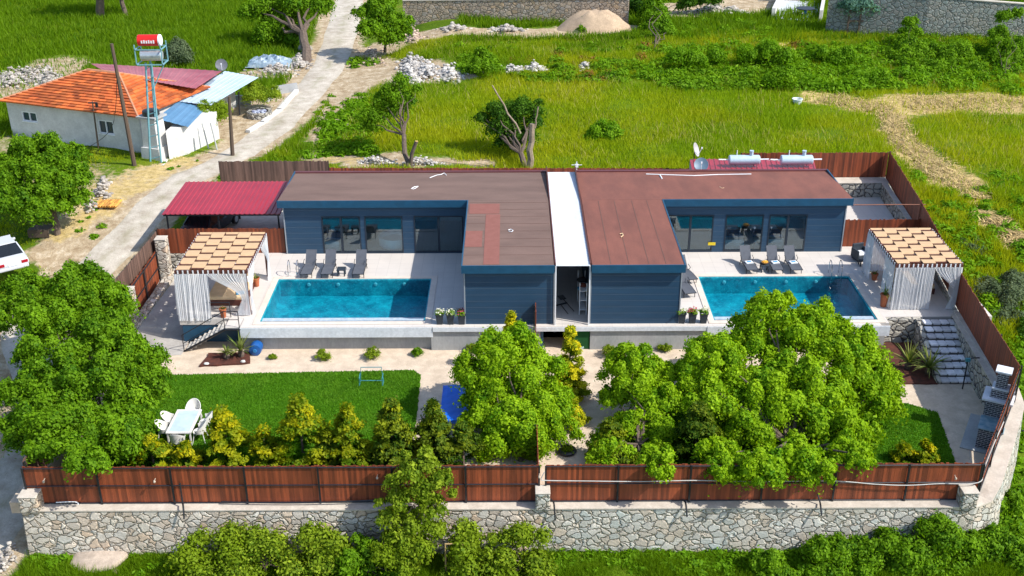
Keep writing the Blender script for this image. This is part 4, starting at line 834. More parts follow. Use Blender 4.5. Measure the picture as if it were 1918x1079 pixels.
# metal stairs by the left gazebo
t = thing('metal_stairs', 'dark metal stairs with railing beside the left gazebo', 'stairs', (-14.5, 48.2, YARD)); x0, x1, y0, y1 = -15.75, -13.75, 47.75, 48.65
for i in range(8): f = (i+.5)/8; build('tread', MB().box((x0+(x1-x0)*f, (y0+y1)/2, YARD+1.25*f), (.27, y1-y0-.06, .04)), M('tread_stone', (.55, .52, .47), rough=.8), t, world=True)
for y in (y0, y1): build('stringer', MB().tube([(x0-.1, y, YARD+.02), (x1, y, -.1), (x1+.75, y, -.1)], .06, 4), STEEL, t, world=True)
build('landing', MB().bx(x1, x1+.72, y0, y1+.08, -.07, -.0), TERR, t, world=True)
rl = MB(); rl.tube([(x0-.1, y0, YARD+.9), (x1, y0, .85), (x1+.7, y0, .85)], .022, 6).tube([(x0-.1, y0, YARD+.45), (x1, y0, .42), (x1+.7, y0, .42)], .018, 6)
for x, z in ((x0-.1, YARD), (x1, -.1), (x1+.7, -.1)): rl.tube([(x, y0, z), (x, y0, (YARD+.9) if z == YARD else .85)], .022, 6)
rl.tube([(-15.0, 48.85, .8), (-13.7, 48.85, .8)], .022, 6).tube([(-15.0, 48.85, .45), (-13.7, 48.85, .45)], .018, 6)
for x in (-15.0, -13.7): rl.tube([(x, 48.85, 0), (x, 48.85, .8)], .022, 6)
build('railing', rl, STEEL, t, world=True)
# ================================================================== CANOPY, SOLAR, DISHES
t = thing('car_canopy', 'dark red corrugated metal canopy left of the left villa', 'canopy', (-16, 59.5, 0)); b = MB(); corr(b, (-19.1, 57.1, 2.15), (-12.62, 57.1, 2.15), (-12.62, 62.15, 2.22), (-19.1, 62.15, 2.22), .27)
build('sheet', b, REDM, t, world=True)
for x in (-18.9, -16.1, -12.8):
    for y in (57.3, 61.9): build('post', MB().bx(x-.04, x+.04, y-.04, y+.04, -.02, 2.13), STEEL, t, world=True)
build('beam', MB().bx(-19.05, -12.65, 57.15, 57.21, 2.03, 2.13).bx(-19.05, -12.65, 61.85, 61.91, 2.08, 2.18), STEEL, t, world=True)
t = thing('boiler_shed', 'small shed behind the right villa under a red corrugated roof', 'shed', (15.5, 64.2, 0)); b = MB()
q = [PY(1297, 322, 62.6), PY(1530, 322, 62.6), PY(1524, 299, 65.2), PY(1292, 298, 65.2)]; corr(b, *q, .3, .04); build('roof', b, REDM, t, world=True)
zz = q[0].z; build('wall', MB().bx(q[0].x+.2, q[1].x-.2, 62.8, 65.0, 0, zz-.12), CONC, t, world=True)
for i, (xa, xb, lb) in enumerate(((1365, 1423, 'pale blue solar boiler tank nearer the satellite dish'), (1462, 1522, 'pale blue solar boiler tank nearer the corner fence'))):
    A = PY(xa, 299.5, 63.6); B = PY(xb, 298.5, 63.6); t = thing('solar_boiler', lb, 'solar heater', ((A.x+B.x)/2, 63.6, zz+.1), 0, 'solar boilers'); L = B.x-A.x; r0 = .29; zc = A.z-zz-.1
    t.scale = (1, 1, 1); rot = Matrix.Rotation(PI/2, 3, 'Y')
    build('tank', MB().lathe((-L/2, 0, zc), [(r0*.8, 0), (r0, .05), (r0, L-.05), (r0*.8, L)], 20, ax=rot), BOIL, t, smooth=True)
    build('expansion_cup', MB().lathe((L*.22, 0, zc+r0-.03), [(.11, 0), (.11, .26), (.13, .27), (.13, .31)], 12), BOIL, t); build('valve', MB().tube([(-L*.25, 0, zc+r0-.03), (-L*.25, 0, zc+r0+.3)], .025, 6), WHITE, t)
    st = MB()
    for s in (-.3, .3): st.tube([(s*L, -.25, 0), (s*L, 0, zc-r0+.03), (s*L, .25, 0)], .025, 5)
    build('stand', st, STEEL, t); build('pipe', MB().tube([(L/2, 0, zc+.02), (L/2+.55, 0, zc+.03)], .045, 8).tube([(-L/2, 0, zc), (-L/2-.6, 0, zc+.02)], .045, 8), WHITE, t)
def dish(label, c, dirv, r, mat, mast):
    t = thing('satellite_dish', label, 'satellite dish', c); ax = Vector(dirv).normalized().to_track_quat('Z', 'Y').to_matrix(); o = Vector((0, 0, mast))
    build('reflector', MB().lathe(o, [(.02, 0), (r*.5, r*.07), (r, r*.28), (r*.99, r*.29), (r*.5, r*.09), (.03, .02)], 20, ax=ax), mat, t, smooth=True)
    build('mast', MB().tube([(0, 0, 0), o], .03, 6), STEEL, t); e = o+ax @ Vector((0, 0, r*1.1)); build('feed_arm', MB().tube([o+ax @ Vector((0, -r*.9, r*.2)), e], .02, 5).box(e, (.08, .08, .1)), WHITE, t)
p = PY(1301, 281, 65.3); dish('pale dish on a mast behind the red corrugated shed', (p.x, 65.3, .9), (.8, -.35, .35), .44, M('dish_pale', (.42, .41, .42), rough=.5), p.z-.9)
p = PY(1313, 313, 62.2); dish('grey blue dish at the back edge of the red roof', (p.x, 62.2, 2.95), (-.1, -.8, .6), .42, M('dish_blue', (.13, .20, .27), rough=.5), max(.15, p.z-2.95))
p = PY(1080, 319, 61.9); t = thing('roof_aerial', 'small white aerial at the back end of the white roof strip', 'aerial', (p.x, 61.9, 2.95)); build('mast', MB().tube([(0, 0, 0), (0, 0, .5)], .025, 6), WHITE, t); build('antenna', MB().tube([(-.3, 0, .3), (.3, 0, .3)], .02, 5).tube([(0, -.25, .35), (0, .25, .35)], .02, 5).box((0, 0, .25), (.18, .15, .18)), WHITE, t)
# ================================================================== YARD OBJECTS
# blue covered table
t = thing('covered_table', 'table under a bright blue cover beside the lawn', 'table', (-2.2, 41.7, YARD))
A = P(843, 720, YARD+.78); B = P(823, 787, YARD+.78); b = MB()
n = 10; vs = []; x1 = A.x+1.75
for j in range(n+1):
    y = B.y+(A.y-B.y)*j/n
    for i in range(n+1):
        x = (B.x+.0)+(x1-B.x)*i/n; vs.append((x, y, YARD+.78+.015*math.sin(i*1.7+j)*math.sin(j*2.1)-.03*(i in (0, n))-.03*(j in (0, n))))
b.add(vs, [(j*(n+1)+i, j*(n+1)+i+1, (j+1)*(n+1)+i+1, (j+1)*(n+1)+i) for j in range(n) for i in range(n)], .5)
b.bx(B.x+.01, x1-.01, B.y+.01, B.y+.03, YARD+.6, YARD+.76).bx(B.x+.01, B.x+.03, B.y+.03, A.y-.01, YARD+.6, YARD+.76).bx(x1-.03, x1-.01, B.y+.03, A.y-.01, YARD+.6, YARD+.76)
build('cover', b, BLUE, t, world=True)
for x in (B.x+.25, x1-.25):
    for y in (B.y+.3, A.y-.3): build('leg', MB().bx(x-.03, x+.03, y-.03, y+.03, YARD, YARD+.62), STEEL, t, world=True)
# dining set
TB = [P(330, 768, YARD+.74), P(374, 768, YARD+.74), P(362, 809, YARD+.74), P(312, 811, YARD+.74)]
cx_ = sum(p.x for p in TB)/4; cy_ = sum(p.y for p in TB)/4; WP = M('white_resin', (.74, .72, .68), rough=.5)
t = thing('dining_table', 'white garden table with pale glass top on the left lawn', 'table', (cx_, cy_, YARD+.05), 0); w2, d2 = .52, .92
build('frame', MB().bx(-w2, w2, -d2, -d2+.09, .64, .7).bx(-w2, w2, d2-.09, d2, .64, .7).bx(-w2, -w2+.09, -d2+.09, d2-.09, .64, .7).bx(w2-.09, w2, -d2+.09, d2-.09, .64, .7), WP, t)
build('table_top', MB().bx(-w2+.09, w2-.09, -d2+.09, d2-.09, .67, .69), M('frosted_top', (.50, .62, .68), rough=.25), t)
for x in (-w2+.06, w2-.06):
    for y in (-d2+.06, d2-.06): build('leg', MB().bx(x-.03, x+.03, y-.03, y+.03, 0, .64), WP, t)
def rchair(loc, rz, label, src=None):
    if src: return dup(src, loc, rz, label)
    t = thing('garden_chair', label, 'chair', loc, rz, 'white chairs round the garden table')   # faces -y
    build('seat', MB().lathe((0, 0, .42), [(.2, 0), (.27, .0), (.28, .03), (.25, .04)], 16), WP, t)
    vs = []; n = 16
    for i in range(n+1):
        a = PI*(-.12+1.24*i/n); k = math.sin(max(0, min(PI, a)))
        vs += [(.29*math.cos(a), .27*math.sin(a)+.0, .46), (.33*math.cos(a), .34*math.sin(a), .64+.28*k)]
    vs += [(x*.93, y*.93, z) for x, y, z in vs]; k2 = 2*(n+1)
    build('backrest', MB().add(vs, [(2*i, 2*i+1, 2*i+3, 2*i+2) for i in range(n)]+[(k2+2*i, k2+2*i+2, k2+2*i+3, k2+2*i+1) for i in range(n)]+[(2*i+1, k2+2*i+1, k2+2*i+3, 2*i+3) for i in range(n)]), WP, t, smooth=True)
    for i in (-1, 1):
        for j in (-1, 1): build('leg', MB().tube([(i*.2, j*.18, .43), (i*.27, j*.26, 0)], [.022, .016], 6), WP, t)
    return t
zc = YARD+.05; c0 = rchair((cx_+.08, cy_+1.15, zc), 0, 'white round-backed chair at the far end of the garden table')
rchair((cx_, cy_-1.1, zc), PI, 'white round-backed chair at the near end of the garden table', c0); rchair((cx_-.72, cy_+.35, zc), PI/2, 'white round-backed chair on the left side of the table, further one', c0); rchair((cx_-.78, cy_-.3, zc), PI/2+.1, 'white round-backed chair on the left side of the table, nearer one', c0)
rchair((cx_+.8, cy_+.35, zc), -PI/2-.1, 'white round-backed chair on the right side of the table, further one', c0); rchair((cx_+.72, cy_-.4, zc), -PI/2, 'white round-backed chair on the right side of the table, nearer one', c0)
# goal
a = P(673, 724, zc); b = P(717, 721, zc); t = thing('toy_goal', 'small teal football goal frame on the left lawn', 'goal', a); w_ = b.x-a.x
build('frame', MB().tube([(0, 0, 0), (0, .45, .02), (.06, .45, .75), (w_-.06, .45, .75), (w_, .45, .02), (w_, 0, 0)], .022, 6).tube([(0, 0, 0), (0.02, 0, .4), (0, .45, .42)], .02, 5).tube([(w_, 0, 0), (w_, 0, .4), (w_, .45, .42)], .02, 5).tube([(0, .45, .05), (w_, .45, .05)], .02, 5), TEAL, t)
# barrel, palm bed, hose
p = P(483, 657, YARD); t = thing('water_drum', 'blue plastic drum lying against the left pool wall', 'drum', (p.x, 47.55, YARD+.3)); build('shell', MB().lathe((0, .3, 0), [(.2, 0), (.29, .03), (.31, .3), (.29, .57), (.2, .6)], 16, ax=Matrix.Rotation(PI/2, 3, 'X')), M('drum_blue', (.01, .09, .32), rough=.35), t, smooth=True)
build('lid', MB().lathe((0, -.3, 0), [(.1, 0), (.1, .03), (.08, .04)], 12, ax=Matrix.Rotation(PI/2, 3, 'X')), M('drum_lid', (.02, .18, .45)), t)
q = [P(374, 688, YARD), P(468, 682, YARD), P(470, 662, YARD), P(392, 664, YARD)]
sheet('planting_bed', [v.xy for v in q], YARD+.09, .09, SOIL, .04, 9)
def palm(p, label, n, L, s): 
    t = thing('palm', label, 'palm', p); build('stub', MB().lathe((0, 0, 0), [(.14, 0), (.17, .15), (.1, .35)], 10), BARK, t); fronds(t, (0, 0, .3), n, L, s, .09, droop=.8, nm='fronds'); return t
palm(P(452, 668, YARD+.05), 'small fan palm with a pale top in the left mulch bed', 34, 1.0, 3); palm(P(425, 672, YARD+.05), 'low dry tuft of palm leaves left of the small fan palm', 26, .6, 4)
palm(P(1700, 690, YARD+.05), 'spiky palm in the mulch bed, nearer the big tree', 46, 1.15, 5); palm(P(1738, 700, YARD+.05), 'spiky palm in the mulch bed, next to the stone stairs', 46, 1.2, 6)
for (px, py, lb) in ((387, 681, 'white stone at the left end of the mulch bed'), (455, 677, 'white stone at the right end of the mulch bed')): build('white_stone', MB().rock(P(px, py, YARD+.12), .12, sq=.6), PLAST, label=lb, cat='stone')
for i, (px, py, r0, lb) in enumerate(((510, 672, .18, 'tiny round shrub nearest the mulch bed on the gravel'), (607, 673, .34, 'round clipped shrub on gravel, second from the mulch bed'), (697, 671, .40, 'largest round clipped shrub on gravel before the left pool'), (781, 665, .27, 'small dark shrub below the corner of the left pool wall'), (888, 658, .35, 'low shrub half hidden behind the middle bright tree'), (1141, 665, .42, 'low round shrub by the wall right of the green turf screen'), (1245, 658, .3, 'low shrub by the wall behind the right trees'))):
    bush(lb, P(px, py, YARD), r0, r0*1.0, 1500, .06, LF_V if i not in (3,) else LF_A, seed=40+i, group='small shrubs on the gravel')
p = P(1382-300, 657, YARD); t = build('hose_coil', MB().tube([(p.x+.45*math.cos(i*.5)*(1+.15*math.sin(i)), p.y+.35+.3*math.sin(i*.5), YARD+.03+i*.003) for i in range(42)], .018, 5), M('hose_green', (.30, .42, .40)), label='coil of pale garden hose below the green turf screen', cat='hose')
p = P(1062, 847, YARD); t = thing('tyre_planter', 'old black tyre with weeds inside on the gravel', 'tyre', (p.x, p.y, YARD))
build('tyre', MB().lathe((0, 0, 0), [(.24, .02), (.34, 0), (.40, .07), (.40, .12), (.34, .17), (.25, .16), (.25, .03)], 20), BLACK, t, smooth=True)
g = np.random.default_rng(3); C = g.normal(0, 1, (200, 3))*[.12, .12, .06]+[0, 0, .15]; V, Fc = leafcloud(C, np.tile([0, 0, 1.], (200, 1)), .07); np_obj('leaves', V, Fc, g.random(200), LF_V, t)
# barbecue
BR = brick_mat('black_brick', (.015, .016, .03), (.03, .03, .045), (.42, .42, .45)); SLABM = M('white_slab', (.66, .68, .72), rough=.5)
t = thing('barbecue', 'black brick barbecue with white slabs and stepped chimney', 'barbecue', P(1848, 842, YARD), -.56+.06)
build('base_plate', MB().bx(-1.0, .6, -.4, 2.6, 0, .05), CONC, t); build('counter', MB().bx(-.45, .45, -.1, 1.0, .05, .95), BR, t)
build('worktop', MB().bx(-.5, .5, -.15, 1.0, .95, 1.0), M('worktop_glaze', (.12, .25, .32), (.30, .40, .45), rough=.25, scale=4), t)
build('oven', MB().bx(-.45, .45, 1.0, 1.9, .05, 1.75), BR, t); build('slab', MB().bx(-.6, .6, .85, 2.05, 1.75, 1.83), SLABM, t)
build('hood', MB().box((0, 1.5, 2.0), (.7, .7, .34), 0, None, .85), BR, t); build('slab', MB().bx(-.33, .33, 1.2, 1.84, 2.17, 2.24), SLABM, t)
build('chimney', MB().bx(-.22, .22, 1.3, 1.74, 2.24, 2.9), BR, t); build('chimney_cap', MB().box((0, 1.52, 3.0), (.62, .62, .06)).bx(-.2, -.15, 1.32, 1.72, 2.9, 2.97).bx(.15, .2, 1.32, 1.72, 2.9, 2.97), SLABM, t)
p = P(1828, 770, YARD); t = thing('tap_post', 'thin dark water pipe with a teal tap on the stone side wall', 'water pipe', (20.35, 43.9, YARD)); build('pipe', MB().tube([(0, 0, 0), (0, 0, 1.5), (.25, 0, 1.6), (.5, 0, 1.6)], .03, 6), STEEL, t); build('tap', MB().box((0, 0, 1.5), (.2, .14, .14)).tube([(0, 0, 1.5), (0, -.2, 1.5)], .03, 6), TEAL, t)
# cables along the front fences
def cable(label, pts, r=.02, mat=None):
    build('cable', MB().tube(smooth_path([tuple(p) for p in pts], 6), r, 5), mat or M('grey_cable', (.5, .5, .48)), label=label, cat='cable')
cable('long pale cable sagging along the right front fence', [PY(1020, 884, 35.38), PY(1014, 897, 35.38), PY(1024, 900, 35.38), PY(1100, 901, 35.38), PY(1200, 902, 35.36), PY(1300, 900, 35.36), PY(1420, 902, 35.36), PY(1560, 901, 35.36), PY(1640, 907, 35.36), PY(1700, 909, 35.36), PY(1760, 906, 35.36), PY(1832, 904, 35.33), PY(1842, 880, 35.9), PY(1862, 830, 36.9), PY(1880, 790, 37.9)])
cable('dark pipe lying along the foot of the left front fence', [PY(415, 940, 35.36), PY(520, 942, 35.3), PY(600, 941, 35.3), PY(700, 937, 35.36)], .03, STEEL)
cable('short white pipe at the foot of the fence near the left pillar', [PY(105, 941, 35.3), PY(140, 940, 35.3), PY(147, 945, 35.25)], .02, WHITE)
for px, a_, b_, lb in ((343, 905, 972, 'dark drain pipe down the wall below the left fence'), (1038, 935, 975, 'dark pipe on the wall just right of the middle pillar'), (1285, 935, 968, 'dark pipe on the grey wall under the right fence'), (1537, 925, 965, 'dark drain pipe down the wall furthest right')):
    build('drain_pipe', MB().tube([PY(px-6, a_, 35.36), PY(px-1, 941, 35.2), PY(px, 947, 34.95), PY(px+2, b_, 34.75)], .035, 6), STEEL, label=lb, cat='pipe')
build('pipe_frame', MB().tube([(20.9, 39.1, -.45), (21.5, 38.8, -.45), (21.7, 40.0, -.1), (21.1, 40.3, -.1)], .03, 5), STEEL, label='thin dark bracket frame outside the front right corner fence', cat='bracket')
p = P(1880-280, 700, 0)
cable('thin rusty rail spanning from the villa to a post over the courtyard', [(18.2, 57.6, 2.35), (22.4, 57.6, 2.35), (22.45, 57.6, 2.2), (22.45, 57.6, .9)], .03, M('rusty', (.25, .09, .05)))
build('wall_sign', MB().bx(10.75, 11.15, 56.56, 56.59, .42, .58), M('yellow_sign', (.75, .55, .02)), label='small yellow sign between two glass doors of the right villa', cat='sign')
# child slide seen through the right trees
p = P(1206, 750, YARD); t = thing('toy_slide', 'small blue plastic slide among the right trees', 'slide', (p.x, p.y, YARD)); build('chute', MB().add([(-.2, -.6, .08), (.2, -.6, .08), (.2, .4, .85), (-.2, .4, .85), (-.2, -.6, .02), (.2, -.6, .02), (.2, .4, .79), (-.2, .4, .79)], [(0, 1, 2, 3), (7, 6, 5, 4), (0, 3, 7, 4), (1, 5, 6, 2)]), BLUE, t); build('ladder', MB().tube([(-.2, .45, .85), (-.2, .7, 0)], .025, 5).tube([(.2, .45, .85), (.2, .7, 0)], .025, 5), TEAL, t)
# ================================================================== LEFT HOUSE
t = thing('farmhouse', 'white farmhouse with orange tiled hip roof and patched metal lean-tos', 'house', (-30, 76, .5))
ux, uy = Vector((.9345, -.356, 0)), Vector((.356, .9345, 0)); O = Vector((-35.4, 76.7, 0))
def hl(u, v, z): p = O+ux*u+uy*v; return (p.x, p.y, z)
rzh = math.atan2(ux.y, ux.x)
wm = MB(); W_, D_ = 11.25, 7.4
def wallseg(b, u0, u1, v0, v1, z0, z1): c = O+ux*((u0+u1)/2)+uy*((v0+v1)/2); c.z = (z0+z1)/2; b.box(c, (u1-u0, v1-v0, z1-z0), rzh, .5)
wn = [(PY(77, 238, 75).x, 0)]; ops = [(1.2, 2.5, 1.75, 2.45), (7.75, 9.0, 1.55, 2.5)]
u = 0
for a, b_, za, zb in ops: wallseg(wm, u, a, 0, .2, .1, 3.1); wallseg(wm, a, b_, 0, .2, .1, za); wallseg(wm, a, b_, 0, .2, zb, 3.1); u = b_
wallseg(wm, u, W_, 0, .2, .1, 3.1); wallseg(wm, 0, .2, .2, D_, .1, 3.1); wallseg(wm, W_-.2, W_, .2, D_, .1, 3.1); wallseg(wm, .2, W_-.2, D_-.2, D_, .1, 3.1)
build('wall', wm, PLAST, t, world=True)
for a, b_, za, zb in ops:
    f = MB(); wallseg(f, a, b_, .02, .1, zb-.07, zb); wallseg(f, a, b_, .02, .1, za, za+.07); wallseg(f, a, a+.07, .02, .1, za+.07, zb-.07); wallseg(f, b_-.07, b_, .02, .1, za+.07, zb-.07); wallseg(f, (a+b_)/2-.035, (a+b_)/2+.035, .02, .1, za+.07, zb-.07)
    wo = build('window', f, WHITE, t, world=True); g_ = MB(); wallseg(g_, a+.07, b_-.07, .12, .14, za, zb); build('pane', g_, M('dark_pane', (.03, .06, .08), rough=.1), wo, world=True); s_ = MB(); wallseg(s_, a-.05, b_+.05, -.06, .02, za-.06, za); build('sill', s_, WHITE, wo, world=True)
# tiled roof: courses as real stepped strips
ev = 3.12; ov = .4; rdz = 4.75; e = [(-ov, -ov), (W_+ov-.1, -ov), (W_+ov-.1, D_+ov), (-ov, D_+ov)]; r1, r2 = (4.3, D_/2), (7.0, D_/2)
def face(mb, a, b_, c, d, n=15):   # eave a-b, ridge d-c
    a, b_, c, d = [Vector(hl(*q)) for q in (a, b_, c, d)]; up = (b_-a).cross(d-a).normalized()
    for i in range(n):
        f0, f1 = i/n, (i+1)/n; p0, p1 = a.lerp(d, f0), b_.lerp(c, f0); q0, q1 = a.lerp(d, f1), b_.lerp(c, f1); o0 = up*.075; o1 = up*.01
        L = (p1-p0).length; m_ = max(1, int(L/.55))
        for k in range(m_):
            s0, s1 = k/m_, (k+1)/m_; jj = up*.012*R(); mb.add([p0.lerp(p1, s0)+o0+jj, p0.lerp(p1, s1)+o0+jj, q0.lerp(q1, s1)+o1+jj, q0.lerp(q1, s0)+o1+jj, p0.lerp(p1, s0)-up*.03, p0.lerp(p1, s1)-up*.03], [(0, 1, 2, 3), (4, 5, 1, 0)])
rt = MB(); E4 = [(x, y, ev) for x, y in e]; R1 = (*r1, rdz); R2 = (*r2, rdz)
face(rt, E4[0], E4[1], R2, R1); face(rt, E4[1], E4[2], R2, R2); face(rt, E4[3], E4[0], R1, R1, 12); face(rt, E4[2], E4[3], R1, R2, 12)
build('roof', rt, OTILE, t, world=True)
build('ridge_cap', MB().tube([hl(*R1), hl(*R2)], .11, 6).tube([hl(*E4[1]), hl(*R2)], .09, 6).tube([hl(*E4[0]), hl(*R1)], .09, 6).tube([hl(*E4[2]), hl(*R2)], .09, 6), M('ridge_tile', (.52, .24, .13), rough=.85), t, world=True)
def zq(l): return [P(a, b_, z) for a, b_, z in l]
def sheetp(nm, q, m_, pitch=.35):
    b = MB(); corr(b, *q, pitch, .018); return build(nm, b, m_, t, world=True)
REDF = M('faded_red_sheet', (.36, .11, .13), (.26, .05, .07), rough=.5, scale=.5)
q1 = zq([(203, 138, 4.72), (366, 166, 3.6), (416, 133, 3.3), (170, 119, 3.9)]); sheetp('red_sheet_roof', q1, REDF)
wall2 = MB(); a, b_, c_, d_ = [Vector(hl(*v)) for v in ((4.4, D_, 0), (W_, D_, 0), (W_-.3, D_+4.2, 0), (4.0, D_+4.2, 0))]
wall2.prism([a, b_, c_, d_], .1, 2.9); build('rear_wall', wall2, PLAST, t, world=True)
sheetp('white_sheet_roof', zq([(335, 190, 3.02), (395, 197, 2.72), (484, 145, 2.72), (421, 133, 3.05)]), M('pale_blue_sheet', (.44, .54, .64), (.36, .46, .56), rough=.45, scale=.7), .3)
sheetp('blue_sheet_roof', zq([(292, 222, 3.0), (352, 238, 2.5), (388, 200, 2.5), (336, 188, 3.0)]), M('blue_sheet', (.10, .22, .36), (.07, .17, .29), rough=.5, scale=.7), .45)
def z0(px, py): return P(px, py, .4)
lw = [z0(318, 301), z0(352, 292), z0(412, 262), z0(372, 250)]; b = MB(); b.prism([p.xy for p in lw], .2, 2.45); build('lean_to_wall', b, PLAST, t, world=True)
for a_ in ((440, 150), (476, 152), (470, 165)): pass
build('lean_to_post', MB().tube([PY(447, 172, 80.5)-Vector((0, 0, 0)), PY(449, 216, 80.4)], .06, 6), STEEL, t, world=True)
b = MB(); cq = [P(346, 178, 3.06), P(362, 180, 3.06), P(404, 150, 3.06), P(391, 147, 3.06)]; b.slab(cq, .02); build('grey_sheet_patch', b, M('grey_sheet', (.28, .36, .44)), t, world=True)
p = P(418, 150, 3.3); p = PY(418, 150, 84); dish('large grey dish above the farmhouse red sheet roof', (p.x, 84, .8), (.2, -.9, .4), .45, M('dish_grey', (.13, .14, .16)), PY(418, 122, 84).z-.8)
# stucco column with black water tank, mast with red tank
c = P(297, 301, .35); t = thing('stucco_column', 'white stucco column at the corner of the farmhouse', 'column', (c.x-.15, c.y+.3, .3), rzh)
build('shaft', MB().box((0, 0, 1.5), (1.25, 1.1, 3.0), 0, .5, .86), PLAST, t); build('plinth', MB().box((0, 0, .5), (1.5, 1.35, 1.0), 0, .5, .93).box((0, 0, .06), (1.8, 1.6, .12)), PLAST, t); build('slab', MB().box((0, 0, 3.05), (1.5, 1.3, .12)), CONC, t)
k = t.location; t = thing('water_tank', 'round black water tank on top of the stucco column', 'tank', (k.x, k.y, k.z+3.11)); build('tank', MB().lathe((0, 0, 0), [(.5, 0), (.56, .05), (.56, .3), (.5, .36), (.2, .4)], 16), BLACK, t, smooth=True)
mb0 = P(292, 308, .35); t = thing('tank_mast', 'tall teal lattice mast with platform in front of the farmhouse', 'mast', mb0); Y = mb0.y
tp = PY(283, 118, Y)-mb0; hgt = tp.z; dx = tp.x
lg = MB(); L1 = [(-.35, 0, 0), (dx-.35, 0, hgt)]; L2 = [(.4, 0, 0), (dx-.05, 0, hgt*.75)]; lg.tube(L1, .07, 6).tube([(.4, -.1, 0), (dx+.05, -.1, hgt)], .06, 6).tube([(0, .7, 0), (dx-.2, .5, hgt)], .06, 6); build('leg', lg, M('mast_teal', (.16, .36, .42), rough=.5), t)
for i in range(9): f = (i+.5)/9; build('rung', MB().tube([(-.35+dx*f, 0, hgt*f), (.4+(dx-.35)*f, -.1, hgt*(f+.03))], .03, 4), MC['mast_teal'], t)
build('brace', MB().tube([(dx+.9, .1, hgt+.1), (dx-.1, 0, hgt-1.7)], .035, 4), MC['mast_teal'], t)
pf = MB(); 
for z in (hgt, hgt+.95): pf.bx(dx-.75, dx+.95, -.65, -.59, z, z+.06).bx(dx-.75, dx+.95, .59, .65, z, z+.06).bx(dx-.75, dx-.69, -.59, .59, z, z+.06).bx(dx+.89, dx+.95, -.59, .59, z, z+.06)
for x in (dx-.72, dx+.92):
    for y in (-.62, .62): pf.bx(x-.03, x+.03, y-.03, y+.03, hgt-.01, hgt+1.3)
build('platform', pf, MC['mast_teal'], t); build('footing', MB().box((.05, .1, .05), (1.3, 1.4, .2)), PLAST, t)
ry = Matrix.Rotation(PI/2, 3, 'Y'); q = mb0+Vector((dx+.08, 0, hgt))
t = thing('boiler_drum', 'red drum with white end on the upper level of the teal mast', 'drum', q+Vector((0, 0, 1.45))); build('shell', MB().lathe((-.7, 0, 0), [(.32, 0), (.36, .04), (.36, 1.3), (.32, 1.34)], 18, ax=ry), M('boiler_red', (.62, .015, .012), rough=.4), t, smooth=True); build('end_cap', MB().lathe((.63, 0, 0), [(.365, 0), (.365, .1), (.3, .14)], 18, ax=ry), WHITE, t)
lt = MB()
for i in range(6): lt.bx(-.42+i*.15, -.33+i*.15, -.375, -.355, -.12, .05+.03*(i % 2))
build('lettering', lt, WHITE, t)
t = thing('boiler_drum', 'silver drum on the lower level of the teal mast', 'drum', q+Vector((0, 0, .5))); build('shell', MB().lathe((-.65, 0, 0), [(.3, 0), (.34, .04), (.34, 1.3), (.3, 1.34)], 18, ax=ry), GALV, t, smooth=True)
def pole(label, b, tpx, r=.13, arm=False):
    top = PY(tpx[0], tpx[1], b.y); t = thing('utility_pole', label, 'pole', b); v = top-b; build('shaft', MB().tube([(0, 0, -.3), tuple(v)], [r, r*.65], 8), POLE, t)
    if arm: build('crossarm', MB().tube([v+Vector((-.3, 0, -.1)), v+Vector((.3, 0, -.1))], .05, 6).box(v+Vector((.25, 0, -.25)), (.15, .15, .3)), STEEL, t)
    return v+b
pa = pole('tall leaning wooden pole in front of the farmhouse', P(254, 321, .2), (209, 82), .16); pb = pole('dark wooden pole beside the road near the grey fence', P(436, 303, .1), (429, 181), .15); pole('thin dark pole with a small crossarm against the farmhouse front', P(185, 284, .35), (173, 190), .07, True)
q0 = P(24, 372, .3); cable('thin slack wire from the leaning pole to the farmhouse yard', [pa-Vector((0, 0, 2.2)), Vector(((pa.x+P(155, 282, .4).x)/2+1.2, pa.y+.5, 3.0)), P(155, 282, .4)], .02, STEEL)
for (px, py, h_, lb) in ((392, 284, 2.0, 'thin white stake holding the vine nearest the farmhouse'), (408, 286, 2.1, 'thin white stake holding the vine nearest the road')): p = P(px, py, .3); build('vine_stake', MB().tube([p, p+Vector((-.25, 0, h_))], .05, 6), M('stake_pale', (.45, .47, .48)), label=lb, cat='stake')
p = P(400, 250, .3); bush('bright grapevine canopy on stakes beside the farmhouse wall', Vector((P(400, 216, 2.0).x, P(400, 216, 2.0).y, 1.7)), 1.1, .9, 5000, .13, LF_V, 70, 'grapevine', 'vine', sig=.3); p = P(486, 166, 2.2); bush('bright grapevine spread behind the white sheet roof', Vector((p.x, p.y, 1.4)), 1.8, .9, 7000, .14, LF_V, 71, 'grapevine', 'vine')
# yard walls, stone ring
def lowwall(label, pts, h_, th, mat, z=.35):
    t_ = MB(); P2 = [P(a, b_, z) for a, b_ in pts]
    for a, b_ in zip(P2[:-1], P2[1:]): d = b_-a; t_.box(((a.x+b_.x)/2, (a.y+b_.y)/2, z-.3+(h_+.3)/2), (d.length+th*.5, th, h_+.3), math.atan2(d.y, d.x), .5)
    build('low_wall', t_, mat, label=label, cat='wall')
lowwall('low white kerb wall along the farmhouse yard beside the road', [(466, 252), (492, 236), (524, 212), (556, 176)], .35, .35, PLAST); lowwall('low grey yard wall at the back of the farmhouse yard', [(556, 174), (520, 180), (500, 195)], .8, .25, CONC); lowwall('grey block wall under the grapevine', [(444, 200), (470, 200)], .9, .2, CONC)
p = P(487, 222, .35); t = thing('stone_planter', 'round stone planter filled with clutter in the farmhouse yard', 'planter', p); build('ring', MB().lathe((0, 0, 0), [(1.0, 0), (.92, .6), (.7, .6), (.7, .1)], 16), STONED, t); b = MB()
for i in range(10): b.rock((random.uniform(-.5, .5), random.uniform(-.5, .5), .55), .18)
build('clutter', b, M('clutter_mix', (.45, .5, .6), (.1, .1, .2), scale=5), t)
